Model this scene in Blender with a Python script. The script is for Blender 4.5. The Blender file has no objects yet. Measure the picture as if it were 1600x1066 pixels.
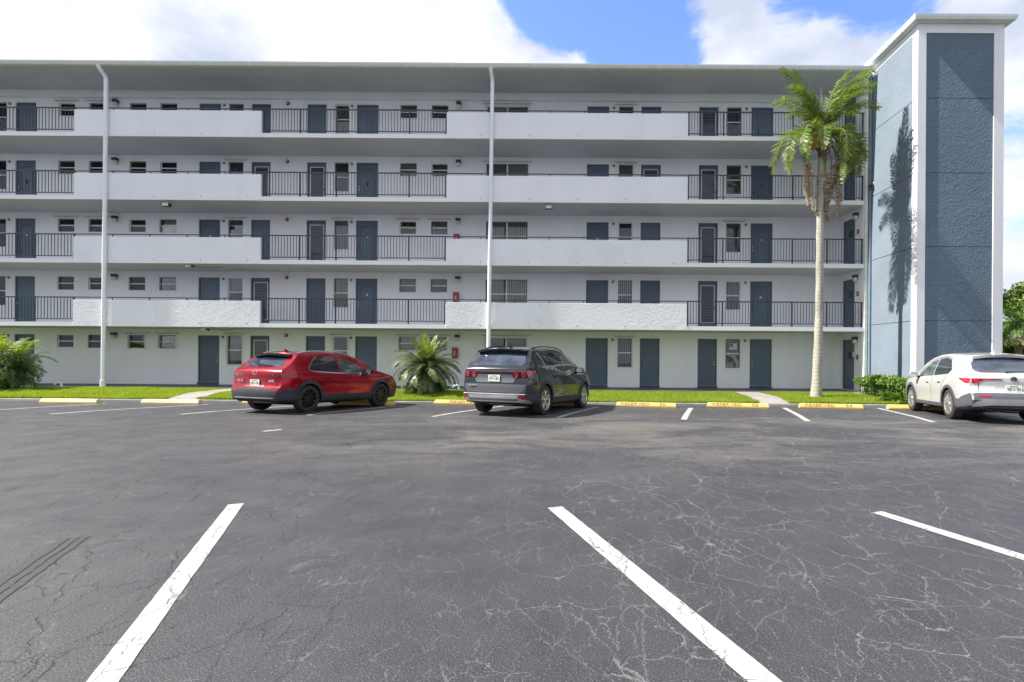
import bpy, bmesh, math, random
import numpy as np
from mathutils import Vector, Matrix, Euler
from mathutils.bvhtree import BVHTree
from mathutils.geometry import delaunay_2d_cdt

R = math.radians
PI = math.pi
scene = bpy.context.scene
col = scene.collection

# ------------------------------------------------------------------ camera
FX = 850.0                      # focal length in photo pixels (photo 1600 wide)
PX, PY = 905.0, 553.0           # where the view axis meets the photo
ROLL = R(0.40)
EYE = 1.50
cam_d = bpy.data.cameras.new('camera')
cam = bpy.data.objects.new('camera', cam_d)
col.objects.link(cam)
cam_d.sensor_width = 36.0
cam_d.lens = 36.0 * FX / 1600.0
cam_d.shift_x = -(PX - 800.0) / 1600.0
cam_d.shift_y = (PY - 533.0) / 1600.0
cam_d.clip_start = 0.05
cam_d.clip_end = 3000.0
cam.matrix_world = Matrix.Translation((0, 0, EYE)) @ Matrix.Rotation(R(90), 4, 'X') @ Matrix.Rotation(ROLL, 4, 'Z')
scene.camera = cam

# ------------------------------------------------------------------ light
SUN = Vector((1.0, 0.062, -1.12)).normalized()      # direction the light travels
sun_d = bpy.data.lights.new('sun', 'SUN')
sun_d.energy = 3.05
sun_d.angle = R(0.55)
sun_d.color = (1.0, 0.95, 0.87)
sun = bpy.data.objects.new('sun', sun_d)
col.objects.link(sun)
sun.rotation_euler = SUN.to_track_quat('-Z', 'Y').to_euler()

world = bpy.data.worlds.new('World')
scene.world = world
world.use_nodes = True
wn, wl = world.node_tree.nodes, world.node_tree.links
wn.clear()
wout = wn.new('ShaderNodeOutputWorld')
wbg = wn.new('ShaderNodeBackground')
wbg.inputs['Strength'].default_value = 0.10
wl.new(wbg.outputs[0], wout.inputs[0])
sky = wn.new('ShaderNodeTexSky')
sky.sky_type = 'NISHITA'
sky.sun_disc = False
sky.sun_elevation = math.asin(-SUN.z)
sky.sun_rotation = math.atan2(-SUN.x, -SUN.y)
sky.air_density = 1.0
sky.dust_density = 0.6
sky.ozone_density = 1.6

def wnode(t, **kw):
    n = wn.new(t)
    for k, v in kw.items():
        setattr(n, k, v)
    return n

def wmath(op, a, b=None, clamp=False):
    n = wn.new('ShaderNodeMath'); n.operation = op; n.use_clamp = clamp
    for i, s in enumerate((a, b)):
        if s is None: continue
        if isinstance(s, (int, float)): n.inputs[i].default_value = s
        else: wl.new(s, n.inputs[i])
    return n.outputs[0]

tc = wnode('ShaderNodeTexCoord')
dirv = tc.outputs['Generated']
# big lumps of cumulus with breaks of blue between
n1 = wnode('ShaderNodeTexNoise'); n1.inputs['Scale'].default_value = 3.0; n1.inputs['Detail'].default_value = 14; n1.inputs['Roughness'].default_value = 0.60; n1.inputs['Distortion'].default_value = 0.25
mpw = wnode('ShaderNodeMapping'); mpw.inputs['Location'].default_value = (3.1, 1.7, 0.4); mpw.inputs['Scale'].default_value = (1, 1, 1.7)
wl.new(dirv, mpw.inputs[0]); wl.new(mpw.outputs[0], n1.inputs['Vector'])
dens = wmath('ADD', wmath('MULTIPLY', wmath('SUBTRACT', n1.outputs['Fac'], 0.5), 2.1), 0.80)
for (gx, gz, rad, amt) in ((0.0, 0.60, 0.15, 0.62), (0.13, 0.56, 0.12, 0.60), (-0.07, 0.66, 0.10, 0.50), (0.13, 0.66, 0.14, 0.50), (0.46, 0.675, 0.10, 0.50), (0.56, 0.66, 0.09, 0.50), (0.36, 0.69, 0.10, 0.45), (0.76, 0.66, 0.06, 0.22), (0.80, 0.45, 0.07, 0.15)):
    gd = Vector((gx, 1.0, gz)).normalized()
    vm = wnode('ShaderNodeVectorMath', operation='DISTANCE')
    wl.new(dirv, vm.inputs[0]); vm.inputs[1].default_value = gd
    g = wmath('SUBTRACT', 1.0, wmath('DIVIDE', vm.outputs['Value'], rad), clamp=True)
    g = wmath('POWER', g, 0.8)
    dens = wmath('SUBTRACT', dens, wmath('MULTIPLY', g, amt))
ramp = wnode('ShaderNodeMapRange', interpolation_type='SMOOTHSTEP'); ramp.inputs['From Min'].default_value = 0.42; ramp.inputs['From Max'].default_value = 0.66
wl.new(dens, ramp.inputs['Value'])
n2 = wnode('ShaderNodeTexNoise'); n2.inputs['Scale'].default_value = 3.4; n2.inputs['Detail'].default_value = 9; n2.inputs['Roughness'].default_value = 0.55
mp2 = wnode('ShaderNodeMapping'); mp2.inputs['Location'].default_value = (7.3, 0.2, 5.1); mp2.inputs['Scale'].default_value = (1, 1, 1.9)
wl.new(dirv, mp2.inputs[0]); wl.new(mp2.outputs[0], n2.inputs['Vector'])
cr = wnode('ShaderNodeValToRGB')
cr.color_ramp.elements[0].position = 0.40; cr.color_ramp.elements[0].color = (0.40, 0.44, 0.54, 1)
cr.color_ramp.elements[1].position = 0.66; cr.color_ramp.elements[1].color = (0.74, 0.755, 0.79, 1)
wl.new(n2.outputs['Fac'], cr.inputs[0])
cs = wnode('ShaderNodeVectorMath', operation='SCALE'); cs.inputs['Scale'].default_value = 4.7
wl.new(cr.outputs[0], cs.inputs[0])
ss = wnode('ShaderNodeVectorMath', operation='MULTIPLY'); ss.inputs[1].default_value = (0.62, 0.70, 0.90)
wl.new(sky.outputs[0], ss.inputs[0])
mixw = wnode('ShaderNodeMix', data_type='RGBA')
wl.new(ramp.outputs[0], mixw.inputs['Factor']); wl.new(ss.outputs[0], mixw.inputs['A']); wl.new(cs.outputs[0], mixw.inputs['B'])
wl.new(mixw.outputs['Result'], wbg.inputs['Color'])

vs = scene.view_settings
vs.view_transform = 'Standard'; vs.look = 'None'; vs.gamma = 1.0; vs.exposure = 1.86
vs.use_curve_mapping = False
scene.cycles.max_bounces = 8
scene.cycles.diffuse_bounces = 6
scene.cycles.use_denoising = True
scene.cycles.caustics_reflective = False
scene.cycles.caustics_refractive = False
scene.cycles.sample_clamp_indirect = 6.0

# ------------------------------------------------------------------ survey: photo pixel -> metres
def unroll(x, y):
    dx, dy = x - PX, y - PY
    c, s = math.cos(ROLL), math.sin(ROLL)
    return dx * c + dy * s, -dx * s + dy * c

LOT = ((-30, 0.0), (11.0, 0.0), (13.7, -0.025), (16.3, -0.105), (18.6, -0.155), (19.6, -0.16), (60, -0.3))
def ground_z(Y):
    for (a, za), (b, zb) in zip(LOT, LOT[1:]):
        if Y <= b:
            return za + (zb - za) * (Y - a) / (b - a)
    return LOT[-1][1]

def on_lot(x, y):
    u, v = unroll(x, y)
    Y = FX * 1.55 / v
    for _ in range(30):
        Y = FX * (EYE - ground_z(Y)) / v
    return Vector((u * Y / FX, Y, ground_z(Y)))

def at_depth(x, y, Y):
    u, v = unroll(x, y)
    return Vector((u * Y / FX, Y, EYE - v * Y / FX))

# ------------------------------------------------------------------ object helpers
def link(o, parent=None, label=None, cat=None, group=None, kind=None):
    col.objects.link(o)
    if parent is not None: o.parent = parent
    if label: o['label'] = label
    if cat: o['category'] = cat
    if group: o['group'] = group
    if kind: o['kind'] = kind
    return o

def empty(name, loc=(0, 0, 0), rz=0.0, label=None, cat=None, group=None, parent=None, kind=None):
    o = bpy.data.objects.new(name, None)
    o.empty_display_size = 0.2
    o.location = loc; o.rotation_euler = (0, 0, rz)
    return link(o, parent, label, cat, group, kind)

def inst(src, parent=None, loc=None, rot=None, scale=None):
    o = src.copy(); col.objects.link(o)
    if parent is not None: o.parent = parent
    if loc is not None: o.location = loc
    if rot is not None: o.rotation_euler = rot
    if scale is not None: o.scale = scale
    return o

def copy_tree(o, parent=None):
    c = o.copy(); col.objects.link(c); c.parent = parent
    for ch in list(o.children): copy_tree(ch, c)
    return c

class MB:
    def __init__(self): self.v = []; self.f = []; self.m = []
    def add(self, vs, fs, m=0):
        b = len(self.v); self.v += [tuple(p) for p in vs]
        self.f += [tuple(b + i for i in f) for f in fs]; self.m += [m] * len(fs)
        return self
    def box(self, x0, x1, y0, y1, z0, z1, m=0):
        return self.add([(x0,y0,z0),(x1,y0,z0),(x1,y1,z0),(x0,y1,z0),(x0,y0,z1),(x1,y0,z1),(x1,y1,z1),(x0,y1,z1)],
                        [(0,3,2,1),(4,5,6,7),(0,1,5,4),(1,2,6,5),(2,3,7,6),(3,0,4,7)], m)
    def quad(self, a, b, c, d, m=0): return self.add([a, b, c, d], [(0, 1, 2, 3)], m)
    def tube(self, pts, rad, n=10, cap=True, m=0, flat=1.0):
        pts = [Vector(p) for p in pts]
        rads = rad if isinstance(rad, (list, tuple)) else [rad] * len(pts)
        base = len(self.v); up = None
        for i, p in enumerate(pts):
            d = (pts[min(i + 1, len(pts) - 1)] - pts[max(i - 1, 0)]).normalized()
            if up is None:
                up = Vector((0, 0, 1)) if abs(d.z) < 0.9 else Vector((1, 0, 0))
            s = d.cross(up).normalized(); up = s.cross(d).normalized()
            for k in range(n):
                a = 2 * PI * k / n
                self.v.append(tuple(p + s * math.cos(a) * rads[i] + up * math.sin(a) * rads[i] * flat))
        for i in range(len(pts) - 1):
            for k in range(n):
                a = base + i * n + k; b = base + i * n + (k + 1) % n
                self.f.append((a, b, b + n, a + n)); self.m.append(m)
        if cap:
            self.f.append(tuple(base + k for k in range(n))[::-1]); self.m.append(m)
            e = base + (len(pts) - 1) * n
            self.f.append(tuple(e + k for k in range(n))); self.m.append(m)
        return self
    def lathe(self, prof, axis='Z', n=24, c=(0, 0, 0), m=0):
        base = len(self.v)
        for (r, h) in prof:
            for k in range(n):
                a = 2 * PI * k / n
                x, y = r * math.cos(a), r * math.sin(a)
                p = {'Z': (x, y, h), 'Y': (x, h, y), 'X': (h, x, y)}[axis]
                self.v.append((p[0] + c[0], p[1] + c[1], p[2] + c[2]))
        for i in range(len(prof) - 1):
            for k in range(n):
                a = base + i * n + k; b = base + i * n + (k + 1) % n
                self.f.append((a, b, b + n, a + n)); self.m.append(m)
        return self
    def prism(self, poly, y0, y1, m=0):            # poly in (x, z), extruded along y
        n = len(poly)
        vs = [(p[0], y0, p[1]) for p in poly] + [(p[0], y1, p[1]) for p in poly]
        fs = [tuple(range(n)), tuple(range(2 * n - 1, n - 1, -1))]
        fs += [(i, i + n, (i + 1) % n + n, (i + 1) % n) for i in range(n)]
        return self.add(vs, fs, m)
    def mesh(self, name, mats, smooth=False, angle=None, sheet=False):
        me = bpy.data.meshes.new(name)
        me.from_pydata(self.v, [], self.f)
        if not isinstance(mats, (list, tuple)): mats = [mats]
        for m in mats: me.materials.append(m)
        if len(mats) > 1: me.polygons.foreach_set('material_index', self.m)
        bm = bmesh.new(); bm.from_mesh(me)
        if sheet: bmesh.ops.remove_doubles(bm, verts=bm.verts, dist=1e-4)
        bmesh.ops.recalc_face_normals(bm, faces=bm.faces)
        if sheet and sum(f.normal.z for f in bm.faces) < 0: bmesh.ops.reverse_faces(bm, faces=bm.faces)
        bm.to_mesh(me); bm.free()
        if smooth:
            me.polygons.foreach_set('use_smooth', [True] * len(me.polygons))
            me.set_sharp_from_angle(angle=R(angle or 38))
        return me
    def obj(self, name, mats, parent=None, smooth=False, angle=None, bevel=0.0, sheet=False, **kw):
        o = bpy.data.objects.new(name, self.mesh(name, mats, smooth, angle, sheet))
        if bevel:
            md = o.modifiers.new('bevel', 'BEVEL'); md.width = bevel; md.segments = 2; md.limit_method = 'ANGLE'
        return link(o, parent, **kw)

def np_mesh(name, verts, quads, mat):
    me = bpy.data.meshes.new(name)
    verts = np.asarray(verts, dtype=np.float32); quads = np.asarray(quads, dtype=np.int32)
    k = quads.shape[1]
    me.vertices.add(len(verts)); me.vertices.foreach_set('co', verts.ravel())
    me.loops.add(quads.size); me.loops.foreach_set('vertex_index', quads.ravel())
    me.polygons.add(len(quads)); me.polygons.foreach_set('loop_start', np.arange(len(quads), dtype=np.int32) * k)
    me.update(calc_edges=True); me.validate()
    me.materials.append(mat)
    return me

# ------------------------------------------------------------------ materials
class NT:
    def __init__(self, name):
        self.mat = bpy.data.materials.new(name); self.mat.use_nodes = True
        self.n = self.mat.node_tree.nodes; self.l = self.mat.node_tree.links
        self.b = self.n['Principled BSDF']
        self.tc = self.n.new('ShaderNodeTexCoord')
        self.geo = self.n.new('ShaderNodeNewGeometry')
        self.pos = self.geo.outputs['Position']
    def node(self, t, **kw):
        n = self.n.new(t)
        for k, v in kw.items(): setattr(n, k, v)
        return n
    def link(self, a, b): self.l.new(a, b)
    def _in(self, sock, v):
        if isinstance(v, (int, float)): sock.default_value = v
        elif isinstance(v, (tuple, list, Vector)): sock.default_value = tuple(v) if len(v) == len(sock.default_value) else tuple(v) + (1,)
        else: self.l.new(v, sock)
    def math(self, op, a, b=None, clamp=False):
        n = self.n.new('ShaderNodeMath'); n.operation = op; n.use_clamp = clamp
        self._in(n.inputs[0], a)
        if b is not None: self._in(n.inputs[1], b)
        return n.outputs[0]
    def vmath(self, op, a, b=None, scale=None):
        n = self.n.new('ShaderNodeVectorMath'); n.operation = op
        self._in(n.inputs[0], a)
        if b is not None: self._in(n.inputs[1], b)
        if scale is not None: n.inputs['Scale'].default_value = scale
        return n.outputs[0]
    def mapping(self, v, scale=(1,1,1), rot=(0,0,0), loc=(0,0,0)):
        n = self.n.new('ShaderNodeMapping'); self.l.new(v, n.inputs[0])
        n.inputs['Scale'].default_value = scale; n.inputs['Rotation'].default_value = rot; n.inputs['Location'].default_value = loc
        return n.outputs[0]
    def noise(self, scale, detail=4, rough=0.5, vec=None, dist=0.0, color=False):
        n = self.n.new('ShaderNodeTexNoise')
        n.inputs['Scale'].default_value = scale; n.inputs['Detail'].default_value = detail
        n.inputs['Roughness'].default_value = rough; n.inputs['Distortion'].default_value = dist
        self.l.new(vec if vec is not None else self.pos, n.inputs['Vector'])
        return n.outputs['Color' if color else 'Fac']
    def voronoi(self, scale, feature='F1', vec=None, out='Distance', rand=1.0):
        n = self.n.new('ShaderNodeTexVoronoi'); n.feature = feature
        n.inputs['Scale'].default_value = scale; n.inputs['Randomness'].default_value = rand
        self.l.new(vec if vec is not None else self.pos, n.inputs['Vector'])
        return n.outputs[out]
    def ramp(self, v, lo, hi, a=0.0, b=1.0, smooth=True):
        n = self.n.new('ShaderNodeMapRange'); n.interpolation_type = 'SMOOTHSTEP' if smooth else 'LINEAR'
        self._in(n.inputs['Value'], v)
        n.inputs['From Min'].default_value = lo; n.inputs['From Max'].default_value = hi
        n.inputs['To Min'].default_value = a; n.inputs['To Max'].default_value = b
        return n.outputs[0]
    def mix(self, f, a, b, mode='MIX'):
        n = self.n.new('ShaderNodeMix'); n.data_type = 'RGBA'; n.blend_type = mode
        self._in(n.inputs['Factor'], f); self._in(n.inputs['A'], a); self._in(n.inputs['B'], b)
        return n.outputs['Result']
    def bump(self, h, strength=0.3, dist=0.01, prev=None):
        n = self.n.new('ShaderNodeBump'); n.inputs['Strength'].default_value = strength; n.inputs['Distance'].default_value = dist
        self.l.new(h, n.inputs['Height'])
        if prev is not None: self.l.new(prev, n.inputs['Normal'])
        self.l.new(n.outputs[0], self.b.inputs['Normal'])
        return n.outputs[0]
    def col(self, v): self._in(self.b.inputs['Base Color'], v)
    def set(self, **kw):
        for k, v in kw.items(): self._in(self.b.inputs[k.replace('_', ' ')], v)
        return self

MATS = {}
def simple(name, c, rough=0.5, metal=0.0, var=0.12, vscale=3.0, bump=0.0, bscale=60.0, coat=0.0, spec=None, obj_var=0.0):
    if name in MATS: return MATS[name]
    t = NT(name)
    c2 = tuple(max(0, min(1, x * (1 - var))) for x in c)
    c1 = tuple(max(0, min(1, x * (1 + var * 0.6))) for x in c)
    f = t.ramp(t.noise(vscale, 6, 0.6), 0.3, 0.7)
    cc = t.mix(f, c2, c1)
    if obj_var:
        oi = t.node('ShaderNodeObjectInfo')
        hs = t.node('ShaderNodeHueSaturation'); t.link(cc, hs.inputs['Color'])
        t.link(t.ramp(oi.outputs['Random'], 0, 1, 1 - obj_var, 1 + obj_var, False), hs.inputs['Value'])
        cc = hs.outputs[0]
    t.col(cc)
    t.set(Roughness=rough, Metallic=metal)
    if coat: t.set(Coat_Weight=coat, Coat_Roughness=0.03)
    if spec is not None: t.b.inputs['Specular IOR Level'].default_value = spec
    if bump: t.bump(t.noise(bscale, 5, 0.6), bump, 0.004)
    MATS[name] = t.mat
    return t.mat

def wall_paint(name, c, grime=(0.45, 0.43, 0.36), amt=0.25, bump=0.25, block=False):
    t = NT(name)
    n = t.noise(0.7, 7, 0.62, t.mapping(t.pos, (1, 1, 0.35)))
    base = t.mix(t.ramp(n, 0.35, 0.75), c, tuple(x * 0.93 for x in c))
    fine = t.ramp(t.noise(9, 6, 0.7, t.mapping(t.pos, (1, 1, 0.25))), 0.55, 0.9)
    base = t.mix(t.math('MULTIPLY', fine, amt), base, grime)
    t.col(base); t.set(Roughness=0.8)
    h = t.noise(40, 6, 0.65)
    b1 = t.bump(h, bump, 0.006)
    if block:
        br = t.node('ShaderNodeTexBrick')
        m = t.mapping(t.pos, (1, 1, 1), (R(90), 0, 0)); t.link(m, br.inputs['Vector'])
        br.inputs['Scale'].default_value = 1.0; br.inputs['Brick Width'].default_value = 0.4; br.inputs['Row Height'].default_value = 0.2
        br.inputs['Mortar Size'].default_value = 0.006; br.inputs['Mortar Smooth'].default_value = 1.0
        br.inputs['Color1'].default_value = (1, 1, 1, 1); br.inputs['Color2'].default_value = (1, 1, 1, 1); br.inputs['Mortar'].default_value = (0, 0, 0, 1)
        t.bump(br.outputs['Color'], 0.12, 0.004, b1)
    return t.mat

M_wall = wall_paint('white_wall_paint', (0.85, 0.855, 0.865), bump=0.2, block=True, amt=0.12)
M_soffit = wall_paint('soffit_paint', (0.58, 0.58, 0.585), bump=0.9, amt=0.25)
M_slab = wall_paint('slab_edge_paint', (0.84, 0.85, 0.87), amt=0.4)
M_gutter = simple('gutter_metal', (0.70, 0.72, 0.71), 0.45, 0.0, 0.08)
M_pipe = simple('downspout_metal', (0.80, 0.82, 0.85), 0.35, 0.0, 0.05)
M_rail = simple('navy_rail_paint', (0.028, 0.040, 0.062), 0.4, 0.0, 0.3)
M_door = simple('slate_blue_door_paint', (0.082, 0.122, 0.165), 0.45, 0.0, 0.12, 1.2, obj_var=0.15)
M_door_frame = simple('door_frame_paint', (0.105, 0.14, 0.175), 0.5)
M_mould = simple('door_moulding_paint', (0.060, 0.092, 0.13), 0.45)
M_winframe = simple('window_aluminium', (0.45, 0.46, 0.46), 0.45, 0.3)
M_winframe_w = simple('window_white_frame', (0.78, 0.79, 0.78), 0.45)
M_winframe_d = simple('window_weathered_frame', (0.22, 0.22, 0.21), 0.5, 0.2)
M_trim = simple('white_trim', (0.78, 0.78, 0.76), 0.5)
M_track = simple('shutter_track_metal', (0.55, 0.53, 0.46), 0.5, 0.2, 0.2)
M_dark = simple('dark_metal', (0.02, 0.02, 0.022), 0.4)
M_brass = simple('worn_nickel', (0.5, 0.48, 0.42), 0.3, 0.9)
M_red = simple('red_enamel', (0.36, 0.02, 0.035), 0.35)
M_lens = simple('lamp_lens', (0.62, 0.62, 0.54), 0.3)
M_walk = simple('grey_walkway_paint', (0.085, 0.098, 0.12), 0.6, 0, 0.25, 2.0, 0.1)
M_step = simple('step_paint', (0.05, 0.07, 0.095), 0.6)

def glass_dark(name, c, rough=0.06):
    t = NT(name)
    t.col(t.mix(t.ramp(t.noise(1.3, 3), 0.35, 0.7), c, tuple(x * 0.55 for x in c)))
    t.set(Roughness=rough); t.b.inputs['Specular IOR Level'].default_value = 0.6
    return t.mat
M_glass = glass_dark('window_glass', (0.035, 0.04, 0.05))
def clear_pane(name, tint=(0.9, 0.95, 0.95)):
    m = bpy.data.materials.new(name); m.use_nodes = True
    n, l = m.node_tree.nodes, m.node_tree.links
    n.clear()
    o = n.new('ShaderNodeOutputMaterial'); mx = n.new('ShaderNodeMixShader'); tr = n.new('ShaderNodeBsdfTransparent'); gl = n.new('ShaderNodeBsdfGlossy')
    fr = n.new('ShaderNodeFresnel'); fr.inputs[0].default_value = 1.6
    tr.inputs[0].default_value = tint + (1,); gl.inputs['Roughness'].default_value = 0.02
    l.new(fr.outputs[0], mx.inputs[0]); l.new(tr.outputs[0], mx.inputs[1]); l.new(gl.outputs[0], mx.inputs[2]); l.new(mx.outputs[0], o.inputs[0])
    return m
M_pane = clear_pane('clear_pane', (0.78, 0.82, 0.82))
M_blind = simple('white_blind', (0.55, 0.56, 0.56), 0.7)
M_blind_grey = simple('grey_blind', (0.26, 0.27, 0.28), 0.7)
M_blind_tan = simple('brown_shade', (0.17, 0.085, 0.045), 0.8)
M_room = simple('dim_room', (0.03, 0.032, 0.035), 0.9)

def rough_stucco(name, c, lo, hi, patches=()):
    """hand-trowelled stucco; patches = X ranges in metres that were re-plastered smooth"""
    t = NT(name)
    n = t.noise(0.8, 6, 0.6)
    t.col(t.mix(t.ramp(n, 0.35, 0.7), c, tuple(x * 0.93 for x in c)))
    t.set(Roughness=0.75)
    w = t.noise(2.2, 3, 0.5, dist=1.6)
    v = t.noise(5.5, 5, 0.55, t.mapping(t.pos, (1, 1, 1.5)), dist=1.8)
    h = t.math('ADD', t.math('MULTIPLY', w, 0.6), v)
    sep = t.node('ShaderNodeSeparateXYZ'); t.link(t.pos, sep.inputs[0])
    mask = None
    wob = t.math('MULTIPLY', t.math('SUBTRACT', t.noise(1.6, 4), 0.5), 0.8)
    X = t.math('ADD', sep.outputs['X'], wob)
    for (a, b) in patches:
        m = t.math('MULTIPLY', t.ramp(X, a - 0.06, a + 0.06), t.ramp(X, b - 0.06, b + 0.06, 1, 0))
        mask = m if mask is None else t.math('MAXIMUM', mask, m)
    if mask is not None:
        h = t.math('MULTIPLY', h, t.math('SUBTRACT', 1.0, mask))
    b0 = t.bump(h, lo, hi)
    t.bump(t.noise(45, 5, 0.6), 0.15, 0.004, b0)
    return t.mat
M_parapet_smooth = wall_paint('smooth_parapet_paint', (0.83, 0.84, 0.875), amt=0.04, bump=0.12)
M_parapet_rough = rough_stucco('rough_parapet_stucco', (0.83, 0.84, 0.875), 0.6, 0.035, ((-19.3, -17.3), (-3.6, -1.6)))

def tower_blue(name, c, strength, dist, sc):
    t = NT(name)
    n = t.noise(0.6, 6, 0.6)
    sp = t.ramp(t.noise(30, 4, 0.7), 0.5, 0.75)
    base = t.mix(t.ramp(n, 0.3, 0.7), c, tuple(x * 0.86 for x in c))
    t.col(t.mix(t.math('MULTIPLY', sp, 0.15), base, tuple(min(1, x * 1.7) for x in c)))
    t.set(Roughness=0.8)
    h = t.math('ADD', t.noise(sc, 6, 0.62, dist=0.3), t.math('MULTIPLY', t.noise(sc * 0.4, 3, 0.5), 0.5))
    t.bump(h, strength, dist)
    return t.mat
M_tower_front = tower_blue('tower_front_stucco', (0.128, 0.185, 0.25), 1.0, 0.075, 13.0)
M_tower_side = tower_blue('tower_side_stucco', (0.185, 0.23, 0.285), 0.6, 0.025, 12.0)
M_tower_white = wall_paint('tower_white_paint', (0.78, 0.785, 0.80), amt=0.08, bump=0.3)
M_blue_pipe = simple('blue_pipe_paint', (0.16, 0.23, 0.30), 0.4)

# ---- ground materials
def crack_field(t):
    """returns (pale crack factor, dark crack factor, height) in world metres"""
    warp = t.vmath('SUBTRACT', t.noise(1.1, 4, 0.6, color=True), (0.5, 0.5, 0.5))
    warp2 = t.vmath('SUBTRACT', t.noise(6.5, 6, 0.75, color=True), (0.5, 0.5, 0.5))
    p = t.vmath('ADD', t.pos, t.vmath('SCALE', warp, scale=0.42))
    p = t.vmath('ADD', p, t.vmath('SCALE', warp2, scale=0.10))
    warp3 = t.vmath('SUBTRACT', t.noise(26.0, 3, 0.6, color=True), (0.5, 0.5, 0.5))
    p = t.vmath('ADD', p, t.vmath('SCALE', warp3, scale=0.022))
    flat = t.vmath('MULTIPLY', p, (1, 1, 0))
    pa = t.mapping(flat, (1.0, 0.62, 1), (0, 0, R(24)))
    pb = t.mapping(flat, (3.0, 1.5, 1), (0, 0, R(-28)), (3, 7, 0))
    pc = t.mapping(flat, (8.0, 3.6, 1), (0, 0, R(-32)), (9, 2, 0))
    e1 = t.voronoi(1.0, 'DISTANCE_TO_EDGE', pa)
    e2 = t.voronoi(1.0, 'DISTANCE_TO_EDGE', pb)
    e3 = t.voronoi(1.0, 'DISTANCE_TO_EDGE', pc)
    gate1 = t.ramp(t.noise(1.3, 4, 0.7), 0.38, 0.55)
    gate2 = t.ramp(t.noise(1.6, 5, 0.75, t.mapping(t.pos, (1, 1, 1), (0, 0, 0), (4, 2, 0))), 0.38, 0.58)
    gate3 = t.ramp(t.noise(1.8, 5, 0.78, t.mapping(t.pos, (1, 1, 1), (0, 0, 0), (11, 5, 0))), 0.42, 0.60)
    c1 = t.math('MULTIPLY', t.ramp(e1, 0.0006, 0.0036, 1, 0), gate1)
    c2 = t.math('MULTIPLY', t.ramp(e2, 0.0015, 0.0085, 1, 0), gate2)
    c3 = t.math('MULTIPLY', t.ramp(e3, 0.003, 0.020, 0.9, 0), gate3)
    sep = t.node('ShaderNodeSeparateXYZ'); t.link(t.pos, sep.inputs[0])
    side = t.ramp(t.math('ADD', sep.outputs['X'], t.math('MULTIPLY', t.noise(0.5, 3), 3.0)), -1.2, 2.0, 0.12, 1.0)
    return c1, c2, c3, side, sep, e1, gate1

def asphalt():
    t = NT('cracked_asphalt')
    c1, c2, c3, side, sep, e1, gate1 = crack_field(t)
    n0 = t.noise(0.22, 5, 0.6)
    base = t.mix(t.ramp(n0, 0.3, 0.7), (0.024, 0.025, 0.031), (0.037, 0.038, 0.045))
    base = t.mix(t.ramp(t.noise(1.7, 6, 0.7), 0.35, 0.75, 0, 0.5), base, (0.050, 0.050, 0.056))
    # worn, dusty drift where cars turn
    yb = t.math('MULTIPLY', t.ramp(sep.outputs['Y'], 5.5, 9.5), t.ramp(sep.outputs['Y'], 12.0, 14.5, 1, 0.25))
    xb = t.ramp(sep.outputs['X'], -7.0, -1.5, 0.12, 1.0)
    pat = t.ramp(t.noise(0.55, 8, 0.72, t.mapping(t.pos, (0.6, 1.3, 1)), dist=0.6), 0.40, 0.66)
    d = t.math('MULTIPLY', t.math('MULTIPLY', yb, xb), pat)
    base = t.mix(t.math('MULTIPLY', d, 0.85), base, (0.13, 0.12, 0.107))
    edge = t.math('MULTIPLY', t.ramp(sep.outputs['Y'], 16.6, 18.6), t.ramp(t.noise(1.2, 6, 0.7), 0.35, 0.6))
    base = t.mix(t.math('MULTIPLY', edge, 0.6), base, (0.20, 0.18, 0.165))
    base = t.mix(t.ramp(t.noise(1.1, 5, 0.65, t.mapping(t.pos, (1, 0.8, 1), (0, 0, 0), (5, 9, 0))), 0.58, 0.72, 0, 0.55), base, (0.020, 0.020, 0.024))
    # exposed aggregate
    g = t.noise(95, 3, 0.75)
    base = t.mix(t.ramp(g, 0.55, 0.68, 0, 0.75), base, (0.17, 0.17, 0.175))
    base = t.mix(t.ramp(g, 0.32, 0.47, 0.8, 0), base, (0.012, 0.012, 0.014))
    pale = (0.30, 0.295, 0.295)
    c1p = t.math('MULTIPLY', c1, side); c2p = t.math('MULTIPLY', c2, side)
    base = t.mix(t.math('MULTIPLY', c3, t.math('MULTIPLY', side, 0.38)), base, pale)
    base = t.mix(t.math('MULTIPLY', c2p, 0.50), base, pale)
    base = t.mix(t.math('MULTIPLY', c1p, 0.7), base, pale)  # pale rims of the main cracks: lit edges put into the colour
    inv = t.math('SUBTRACT', 1.0, side)
    base = t.mix(t.math('MULTIPLY', t.math('MAXIMUM', c1, t.math('MULTIPLY', c2, 0.9)), inv), base, (0.010, 0.010, 0.012))
    core = t.math('MULTIPLY', t.ramp(e1, 0.0, 0.0021, 1, 0), gate1)
    base = t.mix(t.math('MULTIPLY', core, 0.85), base, (0.008, 0.008, 0.010))
    base = t.mix(t.math('MULTIPLY', t.math('MULTIPLY', c3, inv), 0.22), base, pale)
    # loose crumbs
    sp = t.ramp(t.voronoi(3.1, 'F1'), 0.018, 0.034, 1, 0)
    base = t.mix(t.math('MULTIPLY', sp, t.ramp(t.noise(3.0, 2), 0.5, 0.6)), base, (0.34, 0.33, 0.31))
    t.col(base)
    t.set(Roughness=t.ramp(t.noise(2.0, 4), 0.3, 0.7, 0.46, 0.62))
    h = t.math('ADD', t.math('MULTIPLY', t.noise(75, 4, 0.7), 1.0), t.math('MULTIPLY', t.noise(4, 3), 0.5))
    h = t.math('SUBTRACT', h, t.math('MULTIPLY', t.math('MAXIMUM', c1, c2), 1.3))
    t.bump(h, 0.75, 0.010)
    return t.mat
M_asphalt = asphalt()

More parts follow.
